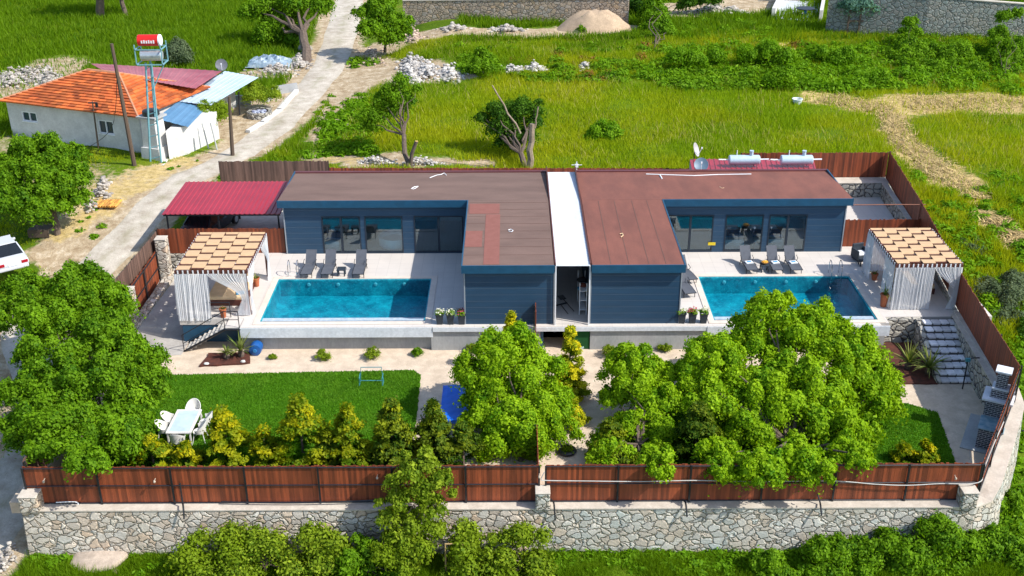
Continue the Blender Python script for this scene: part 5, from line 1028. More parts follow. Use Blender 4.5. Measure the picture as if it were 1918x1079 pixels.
# cars
def car(label, loc, rz, paint):
    t = thing('parked_car', label, 'car', loc, rz); L, W = 4.4, 1.74     # rear at -x
    st = [(-2.2, .62, .45, .72, .78), (-2.12, .8, .32, .86, .84), (-1.75, .86, .28, .93, .86), (-1.0, .87, .26, .93, .87), (.9, .87, .26, .90, .87), (1.7, .85, .28, .80, .84), (2.1, .76, .34, .68, .76), (2.2, .6, .42, .58, .6)]
    vs = []; 
    for x, w_, zb, zt_, ws in st:
        for y, z in ((-w_*.92, zb), (-ws, (zb+zt_)*.5), (-ws*.98, zt_-.08), (-ws*.88, zt_), (ws*.88, zt_), (ws*.98, zt_-.08), (ws, (zb+zt_)*.5), (w_*.92, zb)): vs.append((x, y, z))
    n = 8; fs = [(i*n+k, i*n+(k+1) % n, (i+1)*n+(k+1) % n, (i+1)*n+k) for i in range(len(st)-1) for k in range(n)]+[tuple(range(n))[::-1], tuple(range(n*(len(st)-1), n*len(st)))]
    body = build('body', MB().add(vs, fs, .5), paint, t, smooth=True)
    gl = M('car_glass', (.012, .016, .02), rough=.08)
    cs = [(-1.6, .80, .90), (-.95, .64, 1.38), (.15, .64, 1.40), (1.0, .80, .88)]; vs = []
    for x, w_, z in cs: vs += [(x, -w_, z), (x, w_, z)]
    lo = [(-1.6, -.80, .88), (-1.6, .80, .88), (1.0, .8, .88), (1.0, -.8, .88), (-.95, -.80, .9), (-.95, .80, .9), (.15, .80, .9), (.15, -.80, .9)]
    vs += lo; build('windows', MB().add(vs, [(0, 2, 3, 1), (4, 6, 7, 5), (2, 0, 12), (2, 12, 15, 4), (4, 15, 6), (1, 3, 13), (3, 5, 14, 13), (5, 7, 14)], .5), gl, t)
    build('roof', MB().slab([(-1.0, -.62, 1.42), (.2, -.62, 1.44), (.2, .62, 1.44), (-1.0, .62, 1.42)], .05), paint, t, bevel=.03)
    pl = MB()
    for s in (-1, 1): pl.tube([(-1.62, s*.79, .9), (-.97, s*.635, 1.39)], .045, 5).tube([(1.02, s*.79, .88), (.17, s*.635, 1.41)], .04, 5).tube([(-.35, s*.8, .9), (-.35, s*.645, 1.4)], .035, 5)
    build('pillar', pl, paint, t)
    for x in (-1.35, 1.35):
        for s in (-1, 1):
            wv = build('wheel', MB().lathe((x, s*.80, .31), [(.2, -.09), (.31, -.09), (.31, .09), (.2, .09)], 20, ax=Matrix.Rotation(PI/2, 3, 'X')), BLACK, t); build('rim', MB().lathe((x, s*.80, .31), [(.19, -.095), (.19, .095)], 12, ax=Matrix.Rotation(PI/2, 3, 'X')), GALV, wv)
    for s in (-1, 1): build('tail_light', MB().box((-2.165, s*.60, .70), (.1, .34, .16)), M('tail_red', (.35, .01, .02), rough=.2), t, bevel=.02); build('headlight', MB().box((2.13, s*.55, .60), (.1, .3, .13)), GALV, t, bevel=.02); build('mirror', MB().box((.75, s*.93, .95), (.1, .16, .12)), paint, t, bevel=.02)
    build('number_plate', MB().box((-2.215, 0, .66), (.03, .5, .12)), WHITE, t); build('rear_bumper', MB().box((-2.19, 0, .46), (.14, 1.55, .16)), paint, t, bevel=.04); return t
p = P(30, 497, .0); car('white saloon car parked at the left edge of the photo', (-27.75, 56.0, -.2), math.radians(128-0), M('car_white', (.52, .54, .57), (.50, .52, .55), rough=.2))
car('dark car parked under the red canopy', (-17.3, 60.0, 0), math.radians(75), M('car_dark', (.03, .035, .045), rough=.2))
# ================================================================== FAR WALLS AND STRUCTURES
def farwall(label, pts, tops, mat, th=.5, capm=None, cat='wall'):
    A = [PT(*p) for p in pts]; t = thing('far_stone_wall', label, cat, A[0]); b = MB(); cpm = MB()
    for i in range(len(A)-1):
        a, c = A[i], A[i+1]; za, zb = [PY(*tops[j], A[j].y).z for j in (i, i+1)]; d = (c-a).normalized(); o = Vector((-d.y, d.x, 0))*th
        q = [a, c, c+o, a+o]; vs = [(v.x, v.y, v.z-1) for v in q]+[(q[0].x, q[0].y, za), (q[1].x, q[1].y, zb), (q[2].x, q[2].y, zb), (q[3].x, q[3].y, za)]
        b.add(vs, [(0, 1, 5, 4), (4, 5, 6, 7), (2, 3, 7, 6), (0, 4, 7, 3), (1, 2, 6, 5)], .5); o2 = o*1.06; cpm.slab([(a.x-o.x*.06, a.y-.05, za+.08), (c.x, c.y-.05, zb+.08), (c.x+o2.x, c.y+o2.y, zb+.08), (a.x+o2.x, a.y+o2.y, za+.08)], .075)
    build('masonry', b, mat, t, world=True); build('cap', cpm, capm or CAP, t, world=True); return t
farwall('tan rubble stone wall at the top of the picture behind the sand heap', [(756, 50), (1176, 47)], [(756, 2), (1176, -2)], STONEF)
farwall('grey rubble stone wall at the top right behind the bushes', [(1545, 62), (1730, 72), (1925, 76)], [(1545, -40), (1730, -5), (1925, 10)], STONEF2)
b = MB(); A = PT(1113, 50); n = 22; vs = [(A.x+.2, A.y-.9, A.z+1.66)]; fs = []
for ring, (rr, zz_) in enumerate(((.3, .93), (.6, .58), (.85, .2), (1.05, -.1))):
    for k in range(n):
        t_ = 2*PI*k/n; q = rr*(1+.09*math.sin(3*t_)+.06*math.sin(7*t_+ring)); vs.append((A.x+3.6*q*math.cos(t_), A.y-1.0+1.8*q*math.sin(t_), A.z+1.75*zz_*(1+.09*math.sin(5*t_))))
fs = [(0, 1+k, 1+(k+1) % n) for k in range(n)]+[(1+r*n+k, 1+(r+1)*n+k, 1+(r+1)*n+(k+1) % n, 1+r*n+(k+1) % n) for r in range(3) for k in range(n)]
sd = build('sand_heap', b.add(vs, fs, .5), SAND, smooth=True, label='large conical heap of tan sand against the far wall', cat='sand heap')
t = thing('concrete_shelter', 'roofless white concrete enclosure with blocks at the top edge', 'shelter', PT(1490, 40)); A, B2, C2, D2 = PT(1446, 37), PT(1533, 43), PT(1540, 5), PT(1462, 3)
build('floor_slab', MB().slab([(v.x, v.y, A.z+.15) for v in (A, B2, C2, D2)], .4), M('pale_slab', (.50, .54, .58)), t, world=True)
b = MB(); b.slab([(A.x-.1, A.y, A.z+1.1), (A.x+.25, A.y, A.z+1.1), (D2.x+.25, D2.y, A.z+1.1), (D2.x-.1, D2.y, A.z+1.1)], 1.3); build('left_wall', b, PLAST, t, world=True)
b = MB(); b.slab([(B2.x, B2.y, A.z+1.2), (B2.x+.3, B2.y, A.z+1.2), (C2.x+.3, C2.y, A.z+1.2), (C2.x, C2.y, A.z+1.2)], 1.4); build('right_wall', b, PLAST, t, world=True); build('back_wall', MB().bx(D2.x, C2.x, D2.y, D2.y+.4, A.z, A.z+2.2), STONEF, t, world=True)
p = PT(1507, 34); t = thing('small_table', 'small dark round table inside the white concrete enclosure', 'table', (p.x, p.y, A.z+.15)); build('top', MB().lathe((0, 0, .75), [(.9, 0), (.9, .08)], 14), STEEL, t); build('foot', MB().lathe((0, 0, 0), [(.35, 0), (.15, .3), (.15, .75)], 10), BLUEF, t)
p = PT(1605, 64); t = thing('leaning_ladder', 'old two-bay wooden ladder leaning against the grey far wall', 'ladder', (p.x, p.y-.4, p.z)); build('frame', MB().bx(-1.1, -.95, 0, .08, 0, 2.4).bx(.95, 1.1, 0, .08, 0, 2.4).bx(-.07, .07, 0, .08, 0, 2.4).bx(-.95, .95, .01, .07, 1.2, 1.35).bx(-.95, .95, .01, .07, 2.2, 2.35), POLE, t)
t = thing('white_bucket', 'white ribbed tub standing in the tall grass', 'tub', PT(1493, 194)); build('tub', MB().lathe((0, 0, 0), [(.30, 0), (.35, .3), (.40, .32), (.40, .38), (.33, .38), (.28, .2)], 18), M('tub_white', (.70, .76, .78), rough=.5), t, smooth=True)
def rubble(label, areas, n, r0, seed, mat=ROCK, spread=(1.2, .8), hgt=.5):
    random.seed(seed); b = MB(); n = int(n*2.2); r0 *= .62
    for _ in range(n):
        px, py, sx_, sy_ = random.choice(areas); x = random.gauss(px, sx_*.5); y = random.gauss(py, sy_*.5); p = PT(x, y); u_r = abs(x-px)/sx_; r = r0*random.uniform(.5, 1.4)
        b.rock((p.x, p.y, p.z+max(0, hgt*(1-u_r*1.2))*R()+r*.2), r, sq=.75)
    build('rubble_pile', b, mat, label=label, cat='rubble', kind='stuff')
rubble('pale rubble bank along the far left field edge', [(60, 145, 45, 16), (90, 150, 25, 20), (20, 150, 25, 15)], 300, .22, 1); rubble('grey rubble with branches below the tarpaulin heap', [(520, 132, 40, 14), (560, 120, 20, 10)], 160, .24, 2)
WR = M('white_rock', (.52, .49, .46), (.36, .34, .31), rough=.9, scale=3, rnd=True); rubble('white rubble bank between the two meadows', [(770, 128, 22, 22), (770, 150, 18, 10), (845, 142, 25, 14), (800, 135, 25, 15)], 420, .24, 3, WR)
rubble('thin line of white rubble crossing the middle of the meadow', [(960, 133, 25, 6), (1000, 130, 22, 6), (1095, 128, 15, 5)], 150, .2, 4, WR); rubble('pinkish spoil beside the tree at the bend of the road', [(700, 108, 25, 12), (775, 72, 15, 12)], 170, .22, 5, M('pink_rock', (.52, .40, .32), (.40, .30, .23), rnd=True))
rubble('scattered stones at the roadside corner below the front left pillar', [(20, 1040, 14, 22), (8, 1060, 10, 12)], 40, .12, 6); rubble('broken rubble by the orange tile stack', [(190, 365, 18, 12), (170, 390, 22, 12), (195, 345, 8, 8)], 110, .17, 7)
rubble('loose stones at the foot of the tan far wall', [(850, 55, 25, 5), (950, 58, 30, 4)], 70, .3, 8); rubble('small stones behind the back fence', [(700, 306, 40, 4), (790, 308, 40, 4)], 120, .13, 9, WR)
rubble('rocky strip at the top right above the meadow', [(1330, 22, 30, 6), (1370, 24, 25, 5)], 90, .35, 10)
random.seed(21)
build('boulder', MB().rock(PT(192, 1045)+Vector((0, 0, .05)), 1.15, sq=.24), M('tan_boulder', (.55, .45, .36), (.36, .29, .23), rough=.9, scale=3, fine=9, bmp=.8), label='big flat tan boulder in the grass below the front wall', cat='boulder', smooth=True)
for px, py, r0, lb in ((252, 1037, .17, 'small round boulder right of the flat tan one'), (216, 1072, .15, 'small boulder at the bottom edge of the picture'), (345, 1028, .28, 'pale boulder at the foot of the wall beside the vines'), (570, 95, .75, 'pale block of stone behind the large roadside trunk'), (1325, 968+60, .14, 'pale stone in the grass below the grey wall')): build('boulder', MB().rock(PT(px, py)+Vector((0, 0, r0*.2)), r0, sq=.75), SAND if r0 < .5 else ROCK, label=lb, cat='boulder')
# tarpaulin heap, tile stack
p = PT(505, 122); b = MB(); vs = []; n = 14
for j in range(n+1):
    for i in range(n+1):
        x, y = (i/n-.5)*2, (j/n-.5)*2; q = max(0, 1-x*x)*max(0, 1-y*y); vs.append((p.x+x*1.9, p.y+y*1.3, p.z+.1+.62*q**.4+.17*math.sin(i*2.1+j)*q+.13*math.sin(j*3.3+i*1.3)*q))
build('tarpaulin', b.add(vs, [(j*(n+1)+i, j*(n+1)+i+1, (j+1)*(n+1)+i+1, (j+1)*(n+1)+i) for j in range(n) for i in range(n)], .5), M('tarp', (.13, .21, .29), (.34, .41, .46), rough=.5, scale=2.2), label='crumpled blue grey tarpaulin thrown over a heap by the road', cat='tarpaulin')
p = PT(200, 388); b = MB()
for j in range(2):
    for i in range(9): b.tube([(p.x-.6+i*.15, p.y-.35+.55*j, p.z+.15), (p.x-.5+i*.15, p.y+.1+.55*j, p.z+.2)], .075, 6)
build('tile_stack', b, M('yellow_tile', (.66, .33, .06), (.5, .22, .04), rnd=True), label='small stack of orange yellow roof tiles on the ground', cat='tile stack')
t = thing('garden_bench', 'grey wooden crate bench beneath the left roadside tree', 'bench', PT(78, 440)); build('seat', MB().bx(-.6, .6, -.4, .4, .4, .46), POLE, t); build('side', MB().bx(-.6, .6, -.42, -.36, 0, .4), POLE, t)
# small gate posts behind canopy
# ================================================================== TREES
TA = [(55, 545, 52, 48), (150, 540, 62, 48), (100, 590, 60, 46), (200, 570, 50, 46.5), (20, 590, 40, 47), (150, 555, 45, 47)]
tree('leafy_tree', 'round bushy tree in front of the gate fence, above the biggest left tree', (-18.1, 46.5, -1.6), TA, 34000, .17, LF_A, seed=3, tr=.15)
TA2 = [(110, 640, 72, 43.5), (190, 625, 55, 44), (245, 660, 55, 42.5), (85, 715, 70, 41.5), (170, 720, 80, 41), (255, 735, 52, 40.5), (60, 800, 55, 39.5), (130, 800, 70, 38.5), (215, 805, 70, 38.5), (100, 760, 60, 40), (165, 862, 36, 35.1), (130, 840, 36, 36), (75, 835, 32, 37), (270, 700, 38, 41)]
tree('leafy_tree', 'largest deep green tree at the front left corner of the yard', (-14.6+.2-2.0, 39.3, YARD), TA2, 82000, .17, LF_A, seed=4, tr=.2)
TB_ = [(960, 655, 58, 42), (905, 690, 48, 41.5), (1003, 690, 54, 41.5), (930, 745, 66, 40.5), (1010, 755, 58, 40.5), (900, 785, 42, 40), (970, 805, 66, 39.3), (1050, 800, 36, 39.5), (925, 830, 36, 38.8), (1000, 835, 36, 38.8), (870+25, 740, 40, 41)]
tree('leafy_tree', 'bright green tree standing alone between the blue table and the tyre', P(975, 868, YARD), TB_, 62000, .155, LF_B, seed=5, tr=.17)
TC = [(1185, 675, 42, 42), (1230, 700, 40, 42), (1160, 700, 38, 42), (1195, 735, 50, 41), (1245, 755, 46, 40.5), (1150, 745, 28, 41), (1200, 790, 48, 40), (1150, 840, 42, 37.8), (1235, 820, 42, 39), (1235, 860, 34, 35.8), (1130, 855, 30, 37.5), (1240, 885, 24, 35)]
tree('leafy_tree', 'narrower loose bright tree left of the biggest bright tree', P(1195, 868, YARD), TC, 40000, .155, LF_B, seed=6, tr=.14)
TD = [(1450, 585, 48, 44), (1530, 600, 48, 44), (1400, 640, 55, 43.5), (1490, 650, 75, 43), (1580, 640, 52, 43), (1340, 665, 55, 42), (1620, 690, 55, 42), (1420, 715, 75, 41.5), (1520, 730, 85, 41), (1330, 730, 58, 41), (1630, 750, 52, 41), (1390, 790, 66, 40), (1480, 810, 80, 39.5), (1570, 805, 70, 39.5), (1650, 720, 42, 42), (1310, 700, 42, 41.5),
      (1355, 860, 46, 36.2), (1430, 870, 46, 35.4), (1510, 862, 50, 35.8), (1590, 850, 46, 36.8), (1352, 888, 22, 35.1), (1435, 890, 30, 34.9), (1540, 875, 28, 35.1), (1610, 860, 26, 35.4), (1465, 560, 24, 44.5)]
tree('leafy_tree', 'biggest bright green tree covering the right pool corner', P(1480, 862, YARD), TD, 150000, .165, LF_B, seed=7, tr=.24, fork=.2)
tree('leafy_tree', 'dense dark green tree by the road above the white car', PT(108, 440), [(60, 275, 38, 62), (105, 290, 48, 62), (50, 320, 50, 61), (120, 335, 48, 61), (30, 370, 45, 60), (85, 375, 50, 60), (140, 375, 32, 60.5), (10, 320, 35, 61), (150, 330, 25, 61)], 42000, .2, LF_A, seed=8, tr=.22, fork=.45)
tree('walnut_tree', 'tall roadside tree with a thick bare leaning trunk at the top', PT(573, 118), [(500, 15, 32, 106), (545, 0, 35, 106), (590, 0, 30, 106), (505, 60, 30, 105), (550, 70, 22, 104), (530, 30, 30, 106), (600, 15, 18, 105), (470, 20, 22, 106), (520, 45, 26, 105.5)], 17000, .26, LF_A, seed=9, tr=.5, fork=.6, sig=.3)
tree('walnut_tree', 'thick trunk at the top left edge with its crown out of view', PT(188, 32), [(170, -60, 50, 118), (230, -50, 40, 118)], 3500, .35, LF_A, seed=10, tr=.5, fork=.7); tree('walnut_tree', 'thinner leaning trunk beside the thick one at the top left', PT(236, 30), [(190, -50, 35, 119), (215, -55, 30, 119)], 2000, .35, LF_A, seed=11, tr=.28, fork=.7)
tree('leafy_tree', 'bushy tree at the bend of the road beside the tan far wall', PT(722, 98), [(690, 20, 26, 100), (720, 15, 32, 100), (745, 40, 26, 99), (700, 55, 28, 98), (735, 70, 24, 98), (720, 45, 30, 99), (760, 55, 14, 99)], 22000, .26, LF_A, seed=12, tr=.16)
tree('thin_tree', 'slim forked tree with a cut stump arm behind the brown roof', PT(766, 316), [(735, 175, 26, 72), (750, 150, 16, 72), (720, 190, 20, 72), (765, 185, 14, 72), (700, 215, 22, 71.5), (690, 235, 16, 71.5), (745, 200, 20, 72), (780, 165, 9, 72)], 7500, .16, LF_A, seed=13, tr=.19, fork=.5, sig=.38)
p = PT(768, 312); t = thing('cut_stump', 'short cut branch stump leaning beside the slim forked tree', 'stump', p); v = PY(780, 265, p.y)-p; build('shaft', MB().tube([(0, 0, -.2), (v.x*.3, 0, v.z*.5), tuple(v)], [.14, .12, .11], 8), BARK, t); build('cut_face', MB().tube([tuple(v), (v.x, v.y, v.z+.03)], .1, 8), M('cut_wood', (.62, .42, .15)), t)
tree('pollard_tree', 'dark pollarded tree with cut trunks behind the villas', PT(985, 315), [(950, 215, 30, 71), (985, 200, 24, 71), (935, 235, 26, 70.5), (970, 250, 28, 70.5), (1000, 225, 18, 70.5), (950, 265, 20, 70), (900, 220, 14, 71), (1008, 190, 8, 71), (925, 205, 18, 71), (905, 218, 10, 71)], 10000, .17, LF_C, seed=14, tr=.24, fork=.3, sig=.34)
for a_, b_, r0, lb in (((992, 315), (997, 232), .22, 'thick sawn-off trunk beside the dark pollarded tree'), ((975, 250), (922, 160), .06, 'long bare dead branch rising from the pollarded tree'), ((1002, 240), (1008, 200), .05, 'short bare dead branch right of the pollarded tree')):
    p = PT(992, 315); q_ = PY(a_[0], a_[1], p.y-.3); build('bare_trunk', MB().tube(wig(q_, PY(*b_, p.y-.3), 5, .03, 5), [r0, r0*.95, r0*.9, r0*.85, r0*.8, r0*.7], 8), M('pale_bark', (.30, .24, .17), (.2, .15, .1), scale=6), label=lb, cat='trunk')
def lb(label, lobes, n, size, mat, base_, seed, name='shrub', cat='shrub', sig=.3, tr=.06): return tree(name, label, PT(*base_), lobes, n, size, mat, cat, seed=seed, tr=tr, sig=sig, cname='foliage', tname='stems')
lb('grey green round shrub behind the farmhouse', [(330, 95, 22, 97), (345, 105, 18, 96.5), (318, 105, 14, 96.5), (335, 85, 14, 97)], 7000, .2, LF_O, (332, 120), 15)
lb('dark leafy sapling in the middle of the meadow', [(905, 105, 16, 90), (900, 120, 18, 89), (915, 125, 14, 89), (900, 92, 8, 90)], 3500, .2, LF_A, (905, 140), 16, 'sapling', 'sapling')
lb('small sapling in front of the sand heap', [(1095, 45, 12, 105), (1105, 38, 10, 105), (1090, 55, 9, 104)], 1500, .2, LF_A, (1096, 66), 17, 'sapling', 'sapling')
lb('tall green tree at the top right of the sand heap', [(1225, 20, 24, 106), (1230, 50, 26, 104), (1215, 80, 22, 101), (1240, 90, 22, 101), (1225, -5, 16, 107), (1250, 60, 16, 102)], 15000, .25, LF_A, (1228, 105), 18, 'leafy_tree', 'tree', tr=.15)
lb('dark shrub cluster behind the end of the tan wall', [(1195, 10, 20, 112), (1215, 15, 20, 111), (1290, 2, 18, 112), (1330, -5, 18, 112)], 5000, .3, LF_C, (1240, 25), 19)
lb('silvery blue green tree overhanging the grey far wall', [(1600, 5, 22, 103), (1640, 8, 24, 103), (1585, -8, 22, 104), (1620, -12, 24, 104), (1655, -5, 16, 104)], 9000, .26, LF_S, (1630, 62), 20, 'olive_tree', 'tree', tr=.12)
for i, (bx_, ls, lbs, m_) in enumerate((((1705, 140), [(1705, 40, 14, 98), (1708, 60, 18, 97), (1700, 85, 26, 95), (1690, 110, 28, 93), (1720, 105, 24, 93), (1705, 130, 26, 91)], 'tall dark shrub standing before the grey far wall', LF_A), ((1790, 160), [(1770, 100, 28, 93), (1800, 95, 26, 93), (1785, 125, 30, 91), (1755, 130, 26, 90.5), (1820, 130, 24, 90.5)], 'wide dark thicket in the middle before the grey far wall', LF_A),
                                 ((1885, 160), [(1870, 60, 18, 95), (1885, 85, 28, 94), (1870, 120, 30, 91.5), (1905, 110, 28, 92), (1890, 145, 26, 90), (1880, 30, 13, 96), (1905, 25, 12, 96)], 'tall thicket at the right edge before the grey far wall', LF_A), ((1745, 150), [(1740, 140, 16, 89.5), (1755, 155, 14, 89)], 'low round bush at the foot of the dark shrub', LF_A))):
    lb(lbs, ls, 15000 if i < 3 else 3000, .22, m_, bx_, 22+i)
for i, (bx_, ls, lbs) in enumerate((((1490, 130), [(1440, 95, 22, 92), (1475, 105, 20, 91), (1400, 100, 16, 92)], 'rounded weedy bush left in the upper meadow'), ((1440, 150), [(1470, 140, 18, 86), (1450, 148, 14, 86)], 'dark weedy clump in the upper meadow'), ((1640, 150), [(1625, 150, 22, 87), (1650, 145, 18, 87), (1600, 158, 14, 86.5)], 'weedy bush above the straw track'), ((1130, 265), [(1130, 250, 26, 74), (1110, 265, 16, 73.5), (1145, 240, 14, 74)], 'soft green bush in the meadow behind the red roof'), ((1560, 120), [(1540, 100, 20, 93), (1570, 110, 20, 92), (1590, 100, 16, 92)], 'flat weedy mound before the white enclosure'), ((1320, 120), [(1300, 110, 18, 91), (1270, 100, 16, 91), (1340, 100, 14, 92)], 'weedy clump right of the tall green tree'))):
    lb(lbs, ls, 6000, .2, LF_W, bx_, 30+i, sig=.5)
for i, (bx_, ls, lbs) in enumerate((((1880, 585), [(1850, 545, 28, 52), (1880, 560, 34, 51.5), (1900, 530, 28, 52), (1905, 590, 30, 50.5), (1870, 600, 22, 50)], 'silvery olive bush outside the right fence'), ((1905, 640), [(1900, 640, 26, 49), (1915, 670, 26, 48.5), (1925, 620, 26, 49)], 'dark olive bush further down the right edge'), ((1830, 470), [(1820, 470, 26, 56), (1840, 490, 20, 55.5), (1815, 500, 16, 55)], 'soft pale shrub outside the fence by the right gazebo'))):
    lb(lbs, ls, 30000, .12, LF_O if i != 1 else LF_C, bx_, 40+i)
# conifers along the front
for i, (px, py, h_, rd_, m_, gold, lbs) in enumerate(((290, 880, 1.25, .7, LF_G, .55, 'low golden conifer hiding behind the biggest left tree'), (352, 880, 1.0, .6, LF_G, .6, 'low golden conifer in front of the white garden table'), (430, 872, 2.3, .85, LF_G, .6, 'tall golden conifer just right of the garden table'), (500, 874, 1.5, .6, LF_G, .6, 'small golden conifer between two tall ones on the left'), (570, 870, 2.6, 1.05, LF_G, .5, 'widest golden green conifer in the middle of the left row'), (617, 874, 1.4, .5, LF_D, .6, 'short conifer squeezed right of the widest golden one'),
    (657, 872, 2.35, .72, LF_G, .4, 'slim green conifer with golden tip in the left row'), (738, 872, 2.5, .95, LF_D, .7, 'wide dark green conifer with yellow tips near the lawn corner'), (815, 870, 2.4, .8, LF_D, .35, 'dark green conifer in front of the blue covered table'), (868, 872, 1.6, .75, LF_D, .3, 'low dark conifer under the left side of the lone bright tree'), (1140, 868, 1.7, .8, LF_D, .5, 'dark conifer under the loose bright tree, right of the tyre'), (1302, 868, 2.3, .95, LF_D, .2, 'dark conifer in shade between the two right trees'), (1690, 866, .7, .4, LF_G, .6, 'tiny golden conifer on the right lawn, left one'), (1730, 866, .8, .4, LF_G, .6, 'tiny golden conifer on the right lawn, right one'))):
    conifer(lbs, P(px, py, YARD), h_*1.26, rd_*1.3, m_, int(7000*h_), 60+i, gold=gold, group='conifers along the front fence')
conifer('golden cypress rising behind the lone bright tree', P(958, 700, YARD), 3.3, .62, LF_Y, 26000, 80, gold=.85, size=.13); conifer('golden cypress on the gravel right of the lone bright tree', P(1066, 748, YARD), 3.7, .85, LF_Y, 36000, 81, gold=.8, size=.13); conifer('short golden cypress under the right edge of the lone bright tree', P(1072, 800, YARD), 1.5, .6, LF_Y, 13000, 82, gold=.9, size=.13)
# bottom vegetation
tree('leafy_tree', 'yellow green tree growing up in front of the left fence', PT(775, 1060), [(765, 880, 24, 34.6), (800, 868, 20, 34.7), (825, 895, 20, 34.5), (740, 900, 16, 34.6), (790, 912, 26, 34.5), (750, 935, 24, 34.5), (805, 948, 24, 34.3), (730, 968, 22, 34.3), (772, 972, 24, 34.2), (815, 990, 22, 34.0), (745, 1008, 26, 33.8), (785, 1025, 28, 33.6), (715, 1030, 22, 33.6), (750, 1055, 28, 33.3), (795, 846, 12, 34.8), (760, 852, 10, 34.8), (845, 925, 11, 34.4), (712, 942, 10, 34.4)], 11000, .15, LF_V, seed=90, tr=.07, sig=.34)
for i, (cx0, cy0, w_, top, lbs) in enumerate(((400, 1035, 75, 985, 'yellow green vine bush furthest left under the wall'), (500, 1040, 70, 990, 'yellow green vine bush second from the left under the wall'), (600, 1040, 70, 985, 'yellow green vine bush left of the tall yellow green tree'), (690, 1045, 55, 1000, 'dark gappy vine bush touching the tall yellow green tree'), (890, 1035, 65, 975, 'yellow green vine bush right of the tall yellow green tree'), (985, 1035, 65, 980, 'yellow green vine bush at the end of the row under the middle pillar'))):
    rg = random.Random(i+77); ls = []
    for q in range(15): v = rg.random(); ls.append((cx0+w_*rg.uniform(-1, 1)*(.45+.55*v), top+w_*.15+(1085-top)*v*.9+rg.uniform(-8, 8), w_*rg.uniform(.16, .34), 34.3-1.1*v+rg.uniform(-.2, .2)))
    lb(lbs, ls, 3600, .16, LF_V if i != 3 else LF_A, (cx0, 1070), 100+i, 'vine_bush', 'vine', sig=.6, tr=.09)
build('vine_trellis', MB().tube([PT(868, 1079)+Vector((0, 0, -.3)), PT(868, 1079)+Vector((0, 0, 1.5))], .035, 5).tube([PT(868, 1079)+Vector((0, 0, 1.5)), PT(868, 1079)+Vector((-.65, 0, 1.5))], .03, 5).tube([PT(868, 1079)+Vector((-.65, 0, 1.5)), PT(868, 1079)+Vector((-.65, 0, -.3))], .03, 5), M('trellis_wood', (.42, .28, .12)), label='plain wooden trellis frame among the vines at the bottom edge', cat='trellis')
build('dead_branch', MB().tube(wig(PT(690, 1075)+Vector((0, -.2, .2)), PT(735, 1045)+Vector((0, 0, 1.0)), 5, .12, 4), .04, 5), BARK, label='bare grey branch under the dark gappy vine bush', cat='branch')
bush('rusty dry tuft at the wall below the middle pillar', PT(1012, 1030)+Vector((0, .5, .6)), .4, .7, 1500, .1, leaf_mat('leaf_dry', (.3, .10, .03), (.45, .22, .08)), 115, 'dry_shrub', 'shrub')
for i, (cx0, cy0, w_, top, y0, lbs) in enumerate(((1545, 1045, 75, 1000, 33.8, 'dark green bramble bush under the grey wall, leftmost of its row'), (1650, 1035, 80, 990, 34, 'dark green bramble bush second in the row under the grey wall'), (1755, 1020, 85, 965, 34.3, 'highest bramble bush in the row under the grey wall'), (1860, 1020, 80, 985, 34.5, 'dark green bramble bush at the bottom right corner'), (1870, 940, 50, 905, 37, 'bramble bush climbing outside the front right corner'), (1440, 1060, 50, 1030, 33.5, 'low bramble bush at the left end of the right row'))):
    rg = random.Random(i+177); ls = []
    for q in range(14): v = rg.random(); ls.append((cx0+w_*rg.uniform(-1, 1)*(.5+.5*v), top+w_*.2+(cy0+60-top)*v*.9+rg.uniform(-8, 8), w_*rg.uniform(.2, .42), y0+.4-1.0*v+rg.uniform(-.2, .2)))
    lb(lbs, ls, 12000, .15, LF_A, (cx0, min(1078, cy0+30)), 120+i, 'bramble_bush', 'bush', sig=.34)
# ================================================================== GRASS
def weeds(label, zones, seed, mat, size=.16, hmul=1.):
    g = np.random.default_rng(seed); Cs = []; Ns = []; Rs = []
    for (x0, x1, y0, y1, n, r0) in zones:
        for _ in range(n):
            p = PT(g.uniform(x0, x1), g.uniform(y0, y1))
            if inside(np.array([p.x]), np.array([p.y]), COMP)[0] or seg_dist(np.array([p.x]), np.array([p.y]), [(a_, b_, c_*.95) for a_, b_, c_ in RC])[0] > .15: continue
            r = r0*g.uniform(.45, 1.3); h = r*g.uniform(.35, .8)*hmul; k = int(60*(r/.5)**1.6*(.16/size)**1.6); d = g.normal(0, 1, (k, 3)); d[:, 2] = np.abs(d[:, 2]); d /= np.linalg.norm(d, axis=1)[:, None]
            q = g.uniform(.5, 1.15, (k, 1)); Cs.append(np.array(p)+d*q*[r, r*g.uniform(.6, 1.4), h]); Ns.append(d); Rs.append(np.clip(g.random()*.7+g.normal(.15, .2, k), 0, 1))
    V, Fc = leafcloud(np.concatenate(Cs), np.concatenate(Ns), size, 2.2, .7, .5, seed); o = np_obj('weeds', V, Fc, np.concatenate(Rs), mat); return tag(o, label, 'weeds', kind='stuff')
weeds('lumpy green weeds across the upper meadow below the far walls', [(1180, 1660, 88, 165, 150, .8), (1480, 1918, 95, 172, 200, 1.0), (1640, 1918, 60, 110, 60, .8), (1240, 1440, 40, 100, 60, .7)], 1, LF_W, .14, 1.1)
weeds('rusty brown dock weeds in the middle of the upper meadow', [(1040, 1140, 105, 155, 26, .5), (1180, 1215, 85, 110, 8, .5), (950, 1000, 108, 122, 8, .4), (1480, 1520, 80, 100, 10, .5)], 8, leaf_mat('leaf_rust', (.10, .09, .015), (.34, .17, .04)), .12)
